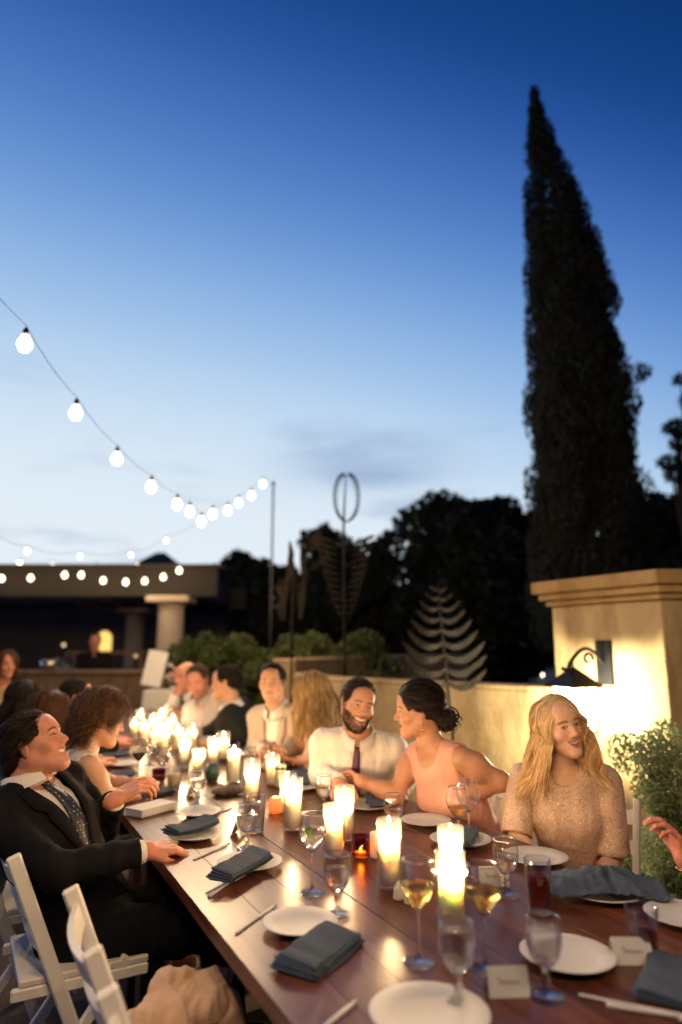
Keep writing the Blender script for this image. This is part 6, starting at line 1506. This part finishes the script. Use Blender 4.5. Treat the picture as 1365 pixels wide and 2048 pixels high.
def bowtie_man():
    f = Figure((0, 0), 118, 'man in tan suit with yellow bow tie sitting upright', 'm', seed=5)
    hc = H(545, 1366, 4.40); place(f, (hc[0] + .26, hc[1] + .10), hc, (0, .05, .165), hipz=.53, bulk=1.06)
    f.arm('r', H(515, 1492, 4.45), H(527, 1502, 4.2), world=True, pn=(0, 0, -1)); f.arm('l', H(592, 1490, 4.2), H(560, 1510, 4.0), world=True, pn=(0, 0, -1))
    f.legs(); f.head((0, .05, .165), world_yaw=146, pitch=2, roll=3, mouth='closed', brow=(.03, .02, .015), eye_open=.0042); f.body(SKIN, hh=.0034)
    shirt(f, WHITE, .007, wr=(.0015, 30), cuffs=True); jacket(f, TAN, .020, lm=TAN); trousers(f, TAN); shoes(f, SHOE)
    p = front(f, [(.955, 0)], None, .022)[0]; m = MB(); M_ = Matrix(f.TM.tolist())
    for s in (-1, 1):
        V = [Vector((s*.004, 0, -.006)), Vector((s*.035, .006, -.022)), Vector((s*.042, .006, 0)), Vector((s*.035, .006, .022)), Vector((s*.004, 0, .006))]
        V = [M_ @ v + Vector(p) for v in V]; W2 = [v + M_ @ Vector((0, -.014, 0)) for v in V]; m.add(V + W2, [(0,1,2,3,4), (9,8,7,6,5)] + [(i, (i+1) % 5, 5+(i+1) % 5, 5+i) for i in range(5)])
    m.lathe([(.0005, -.008), (.008, -.006), (.008, .006), (.0005, .008)], tuple(p), 8, M_); f.part('bow_tie', m, mat('yellow_silk', (.70, .45, .12), .5))
    f.hair('near_black', (.016, .010, .008), dict(SIDE, line=.074), n=2600)
bowtie_man()
def far_right():
    f = Figure((0, 0), 55, 'man in charcoal suit turned away, dark hair, past the tan suit', 'm', seed=21)
    hc = H(452, 1366, 5.1); place(f, (hc[0] + .16, hc[1] - .02), hc, (0, .05, .165), hipz=.53, bulk=1.05)
    f.arm('l', H(482, 1478, 4.85), H(425, 1482, 4.9), world=True, pn=(0, 0, -1)); f.arm('r', H(415, 1470, 5.3), H(400, 1478, 5.2), world=True, pn=(0, 0, -1)); f.legs()
    f.head((0, .05, .165), world_yaw=62, pitch=-4, mouth='closed'); f.body(SKIN, hh=.004, bh=.014); shirt(f, WHITE, .007, h=.011, wr=(.0015, 30), cuffs=True); jacket(f, DARKSUIT, .021, h=.010); trousers(f, DARKSUIT); shoes(f, SHOE)
    f.hair('near_black', None or (.016, .010, .008), SHORT, n=1800)
    f = Figure((0, 0), 120, 'stubbled man in lilac grey shirt leaning over the table, head down', 'm', seed=22)
    hc = H(396, 1362, 5.45); place(f, (hc[0] + .30, hc[1] + .06), hc, (0, .08, .14), hipz=.53)
    f.arm('r', H(372, 1470, 5.5), H(362, 1468, 5.25), world=True, pn=(0, 0, -1)); f.arm('l', H(425, 1468, 5.4), H(380, 1478, 5.1), world=True, pn=(0, 0, -1)); f.legs()
    f.head((0, .08, .14), world_yaw=146, pitch=-18, roll=10, mouth='closed', beard=(.16, .09, .06), beard_w=.5, brow=(.06, .035, .02)); f.body(SKR, hh=.004, bh=.014); shirt(f, LILAC, .012, h=.011); trousers(f, DARKSUIT); shoes(f, SHOE)
    f.hair('mid_brown', (.055, .032, .018), dict(SHORT, len=.03), n=1800)
    f = Figure((0, 0), 108, 'balding man in black waistcoat resting his cheek on his hand at the far end', 'm', seed=23)
    hc = H(372, 1352, 6.0); place(f, (hc[0] + .28, hc[1] + .05), hc, (0, .06, .15), hipz=.53)
    wp = H(352, 1386, 5.95); f.arm('r', H(338, 1425, 5.95), wp, world=True, hdir=(.25, -.1, 1), pn=(1, 0, .1), curl=(.5, .6, .6, .6)); g = H(354, 1428, 5.75); f.arm('l', H(385, 1448, 5.9), g + np.array([.08, 0, -.01]), world=True, hdir=(-1, 0, .1), pn=(-.1, 1, 0), curl=(.7, .7, .7, .7)); f.legs()
    f.head((0, .06, .15), world_yaw=118, pitch=-8, roll=-6, mouth='closed', brow=(.2, .12, .08)); f.body(SKR, hh=.004, bh=.014); shirt(f, WHITE, .010, h=.011)
    f.cloth('waistcoat', BLACK, f.tp, .017, .011, [Cone(f.Q(1.0, 0, .10), f.Q(.45, 0, .16), .07, .012, .01), Cone(f.Q(.97, 0, .0), f.Q(1.2, 0, 0), .07, .09, .01)] + [Ell(s_, (.07, .1, .1), f.TM) for s_ in f.sh]); trousers(f, BLACK); shoes(f, SHOE)
    f.hair('grey', (.20, .15, .11), dict(SHORT, len=.02, bald=True, cap=0), n=900)
    put_glass('tumbler', 0, 0, 'tumbler in the hand of the balding man', 'water', .3, pos=g + np.array([-.03, -.02, -.05]))
far_right()
def laughing_man():
    f = Figure((0, 0), -98, 'laughing man in dark suit leaning back with his head thrown back', 'm', seed=3)
    hc = H(70, 1493, 2.42); place(f, (hc[0] + .20, hc[1] - .10), hc, (0, .015, .120), twist=-38, hipz=.53, bulk=1.02, wide=.90)
    w1 = H(292, 1702, 2.26); w2 = H(230, 1600, 2.52)
    f.arm('r', H(112, 1742, 2.10), w1, world=True, hdir=(1, .15, -.02), pn=(.1, .25, -1), curl=(.55, .6, .6, .65), thumb=(.3, .6)); f.arm('l', H(205, 1652, 2.60), w2, world=True, hdir=(.9, .15, .45), pn=(.2, .3, -.9), curl=(.35, .5, .6, .65), thumb=(.5, .5))
    f.legs(knee=.44); f.head((0, .015, .120), world_yaw=-114, pitch=27, roll=-6, mouth='laugh', eye_open=.0022, brow=(.035, .02, .012), lips=(.45, .18, .14), lash=.95, sc=.98)
    f.body(SKR); shirt(f, WHITE, .007, frac=1.97, wr=(.0015, 30), cuffs=True); jacket(f, BLACK, .017, frac=1.90, open_to=.36, wr=(.0055, 20)); trousers(f, BLACK); shoes(f, SHOE)
    p = front(f, [(.34, .012)], None, .024)[0]; m = MB(); m.lathe([(.0005, -.002), (.009, -.002), (.009, .002), (.0005, .002)], tuple(p), 12, Matrix(f.TM.tolist()) @ Matrix.Rotation(math.pi/2, 3, 'X')); f.part('button', m, SHOE)
    m = mat('dotted_tie', (.012, .014, .022), .5); nt = m.node_tree; N = nt.nodes.new; L = nt.links.new; tc = N('ShaderNodeTexCoord'); v = N('ShaderNodeTexVoronoi'); v.inputs['Scale'].default_value = 85; v.inputs['Randomness'].default_value = .2; L(tc.outputs['Object'], v.inputs[0])
    lt = N('ShaderNodeMath'); lt.operation = 'LESS_THAN'; L(v.outputs[0], lt.inputs[0]); lt.inputs[1].default_value = .2; mx = N('ShaderNodeMix'); mx.data_type = 'RGBA'; L(lt.outputs[0], mx.inputs[0]); mx.inputs[6].default_value = (.012, .014, .022, 1); mx.inputs[7].default_value = (.6, .6, .6, 1)
    L(mx.outputs[2], [n for n in nt.nodes if n.type == 'BSDF_PRINCIPLED'][0].inputs['Base Color']); tie(f, m, .012, t1=.30, w=.04)
    f.hair('black_brown', (.022, .013, .009), dict(BACK, len=.06, thick=.020, line=.066), n=3200)
laughing_man()
def curly_woman():
    f = Figure((0, 0), -84, 'smiling woman with short curly brown hair in cream sleeveless lace dress', 'f', seed=4)
    hc = H(203, 1440, 3.18); place(f, (hc[0] - .20, hc[1] - .06), hc, (0, .06, .140), hipz=.50, bulk=1.04)
    f.arm('r', H(218, 1598, 2.98), H(262, 1592, 3.12), world=True, fat=1.1, pn=(0, 0, -1)); f.arm('l', H(235, 1570, 3.4), H(270, 1565, 3.3), world=True, pn=(0, 0, -1)); f.legs()
    f.head((0, .06, .140), world_yaw=-96, pitch=-12, mouth='smile', brow=(.09, .05, .03)); f.body(SK3); dress(f, CREAM, .010, neck=.09, arm=.06, wr=(.004, 40))
    f.hair('curly_brown', (.10, .05, .024), dict(len=.10, flow=FLOW['out'], lift=.3, m=18, grav=.12, thick=.045, line=.062, curl=(.0095, 2.4), cap=.024, hug=.45, face=.062), n=3400, vary=.35)
curly_woman()
def far_left():
    f = Figure((0, 0), -70, 'woman with long brown hair seen from behind on the left side', 'f', seed=31); hc = H(104, 1424, 3.85); place(f, (hc[0] - .12, hc[1] - .05), hc, (0, .05, .145), hipz=.50)
    f.arm('r', (.2, .16, .72), (.1, .36, .78)); f.arm('l', (-.2, .16, .72), (-.1, .36, .78)); f.legs(); f.head((0, .05, .145), world_yaw=-52, pitch=-5, mouth='closed'); f.body(SK3, hh=.004, bh=.014); dress(f, BLACK, .010)
    f.hair('warm_brown', (.085, .040, .020), LONG(.32, (.010, 1.6), face=.06), n=2600, bodies=[(f.Q(.80, 0, -.01), (.18, .095, .12))])
    f = Figure((0, 0), -80, 'man with short dark hair half hidden behind the brown haired woman', 'm', seed=32); hc = H(154, 1396, 4.55); place(f, (hc[0] - .15, hc[1]), hc, (0, .05, .16), hipz=.53)
    f.arm('r', (.24, .2, .76), (.12, .40, .80)); f.arm('l', (-.24, .2, .76), (-.12, .40, .80)); f.legs(); f.head((0, .05, .16), world_yaw=-100, pitch=-5, mouth='closed'); f.body(SKR, hh=.004, bh=.014); shirt(f, LILAC, .007, h=.011, wr=(.0015, 30), cuffs=True); jacket(f, DARKSUIT, .021, h=.011); trousers(f, DARKSUIT)
    f.hair('near_black', (.016, .010, .008), SHORT, n=1800)
    f = Figure((0, 0), -60, 'woman with long black hair and dusty pink top seen from behind', 'f', seed=33); hc = H(50, 1398, 4.3); place(f, (hc[0] - .10, hc[1] - .03), hc, (0, .05, .145), hipz=.50)
    f.arm('r', (.2, .16, .72), (.1, .34, .78)); f.arm('l', (-.2, .16, .72), (-.1, .34, .78)); f.legs(); f.head((0, .05, .145), world_yaw=-40, mouth='closed'); f.body(SK2, hh=.004, bh=.014)
    f.cloth('pink_top', mat('dusty_pink', (.50, .27, .25), .8, noise=.08), f.tp + sleeves(f, 1.6), .012, .011, endcuts(f, 1.6) + [Cone(f.Q(.98, 0, 0), f.Q(1.2, 0, 0), .06, .08, .01)]); f.cloth('skirt', BLACK, f.lp[:2] + f.lp[3:5], .012, .016)
    f.hair('near_black', (.016, .010, .008), LONG(.36, (.008, 1.2), face=.06), n=2400, bodies=[(f.Q(.80, 0, -.01), (.18, .095, .12))])
    f = Figure((0, 0), 200, 'brown haired woman in tan top at the far left edge', 'f', seed=34); hc = H(13, 1330, 6.0); place(f, (hc[0], hc[1] + .08), hc, (0, .04, .15), hipz=.56)
    f.arm('r', (.22, .05, .78), (.12, .28, .74)); f.arm('l', (-.22, .05, .78), (-.12, .28, .74)); f.legs(); f.head((0, .04, .15), yaw=0, mouth='closed'); f.body(SKR, hh=.004, bh=.014)
    f.cloth('tan_top', mat('tan_knit', (.30, .22, .13), .9, noise=.1), f.tp + sleeves(f, 1.8), .014, .012, endcuts(f, 1.8) + [Cone(f.Q(.98, 0, 0), f.Q(1.2, 0, 0), .06, .08, .01)]); f.cloth('skirt', BLACK, f.lp[:2] + f.lp[3:5], .012, .016)
    f.hair('warm_brown', (.085, .040, .020), LONG(.22, (.006, 1.2), face=.058), n=1800)
    # bartender, standing
    b = H(190, 1298, 10.0); f = Figure((b[0], b[1]), 170, 'bartender in dark clothes standing behind the far bar', 'm', seed=35); f.torso((0, 0, .82), (0, .03), up=.98); f.arm('r', (.25, .12, 1.0), (.12, .34, .98)); f.arm('l', (-.25, .12, 1.0), (-.12, .34, .98))
    for k in (-1, 1): f.lp += [Cone(f.W((k*.09, 0, .80)), f.W((k*.10, 0, .45)), .085, .058, .04), Cone(f.W((k*.10, 0, .45)), f.W((k*.10, -.02, .08)), .056, .038, .03), Cone(f.W((k*.10, -.04, .04)), f.W((k*.10, .12, .035)), .035, .03, .02)]
    f.head((0, .03, .165), yaw=0, pitch=-10, mouth='closed'); f.body(SKR, hh=.005, bh=.018); shirt(f, BLACK, .012, frac=1.5, h=.014); trousers(f, BLACK); shoes(f, SHOE); f.hair('near_black', (.016, .010, .008), SHORT, n=900)
    # guest beyond the right edge, only a hand in view
    w = H(1368, 1718, 2.10); f = Figure((0, 0), 75, 'guest at the right edge of whom only a raised hand with bracelet shows', 'f', seed=36); hc = H(1560, 1455, 2.05); place(f, (hc[0] + .18, hc[1]), hc, (0, .04, .15), hipz=.50)
    f.arm('r', w + np.array([.16, -.12, -.10]), w, world=True, hdir=(-.25, .12, .9), pn=(-.75, .4, -.2), curl=(.6, .65, .7, .75), thumb=(.3, .6)); f.arm('l', (-.2, .16, .68), (-.08, .30, .70)); f.legs(); f.head((0, .04, .15), yaw=10, mouth='smile'); f.body(SKR, hh=.0035, bh=.012); dress(f, BLUSH, .010)
    m = MB(); d_ = np.array([-.25, .12, .9]); d_ /= np.linalg.norm(d_); q = Vector((0, 0, 1)).rotation_difference(Vector(d_)).to_matrix(); m.lathe([(.030, -.003), (.032, 0), (.030, .003), (.0285, 0)], tuple(w - d_*.02), 20, q); f.part('bracelet', m, mat('gold'))
    f.hair('warm_brown', (.085, .040, .020), LONG(.30), n=1800)
far_left()
# ------------------------------------------------------------------ chairs and loose cloth
def seats():
    chair(.345, 2.62, -88, 'white folding chair under the laughing man, its slanted upright bare'); chair(.475, 1.83, -90, 'empty white folding chair next to the laughing man'); chair(.465, 1.22, -93, 'nearest white folding chair, cut off by the bottom edge')
    chair(.20, 3.25, -86, 'white folding chair of the curly haired woman'); chair(2.12, 2.16, 118, 'white folding chair behind the blonde smiling woman'); chair(2.06, 2.50, 98, 'white folding chair behind the dark haired woman')
    # peach shawl heaped on the nearest chair
    p = at(378, 2004, z=.545); g = Grid((-.22, -.22, -.2), (.22, .22, .16), .007)
    for c, r in (((0, 0, 0), (.12, .09, .045)), ((-.07, -.03, -.02), (.08, .07, .05)), ((.07, .03, .015), (.06, .05, .05)), ((-.02, .05, .03), (.07, .035, .04)), ((.10, -.02, -.04), (.05, .06, .06)), ((-.10, .0, -.07), (.07, .06, .08)), ((.02, .0, -.09), (.12, .08, .08))): g.add(Ell(c, r, rotm(c[0]*300, c[1]*200), .012))
    P, F = g.mesh(); N = vnormals(P, F); P = P + N*(.020*(1 - np.abs(wob(P, 15, 3)))**2 + .012*(1 - np.abs(wob(P, 30, 5, (1, 1, .3))))**2 + .004*wob(P, 75, 6) - .01)[:, None]
    o = link('shawl', np_mesh('shawl', P*[.95, .95, .85], F), mat('peach_shawl', (.60, .40, .27), .9, noise=.15, nscale=10, bump=.2, bscale=120, sheen=.2)); o.location = p; tag(o, 'heaped peach shawl lying on the seat of the empty folding chair', 'shawl')
    # teal jacket hung at the left edge
    p = at(5, 1625, d=2.75); g = Grid((-.2, -.2, -.35), (.2, .2, .25), .009); g.add(Ell((0, 0, 0), (.06, .17, .22), None, .02)); g.add(Ell((0, .0, -.15), (.05, .15, .2), None, .03)); P, F = g.mesh(); N = vnormals(P, F); P = P + N*(.012*wob(P, 22, 2, (1, 1, .25)))[:, None]
    o = link('jacket', np_mesh('jacket', P, F), mat('teal_cloth', (.015, .09, .10), .8, noise=.2, nscale=20)); o.location = p; tag(o, 'teal jacket hung over a chair back at the left edge', 'jacket')
seats()
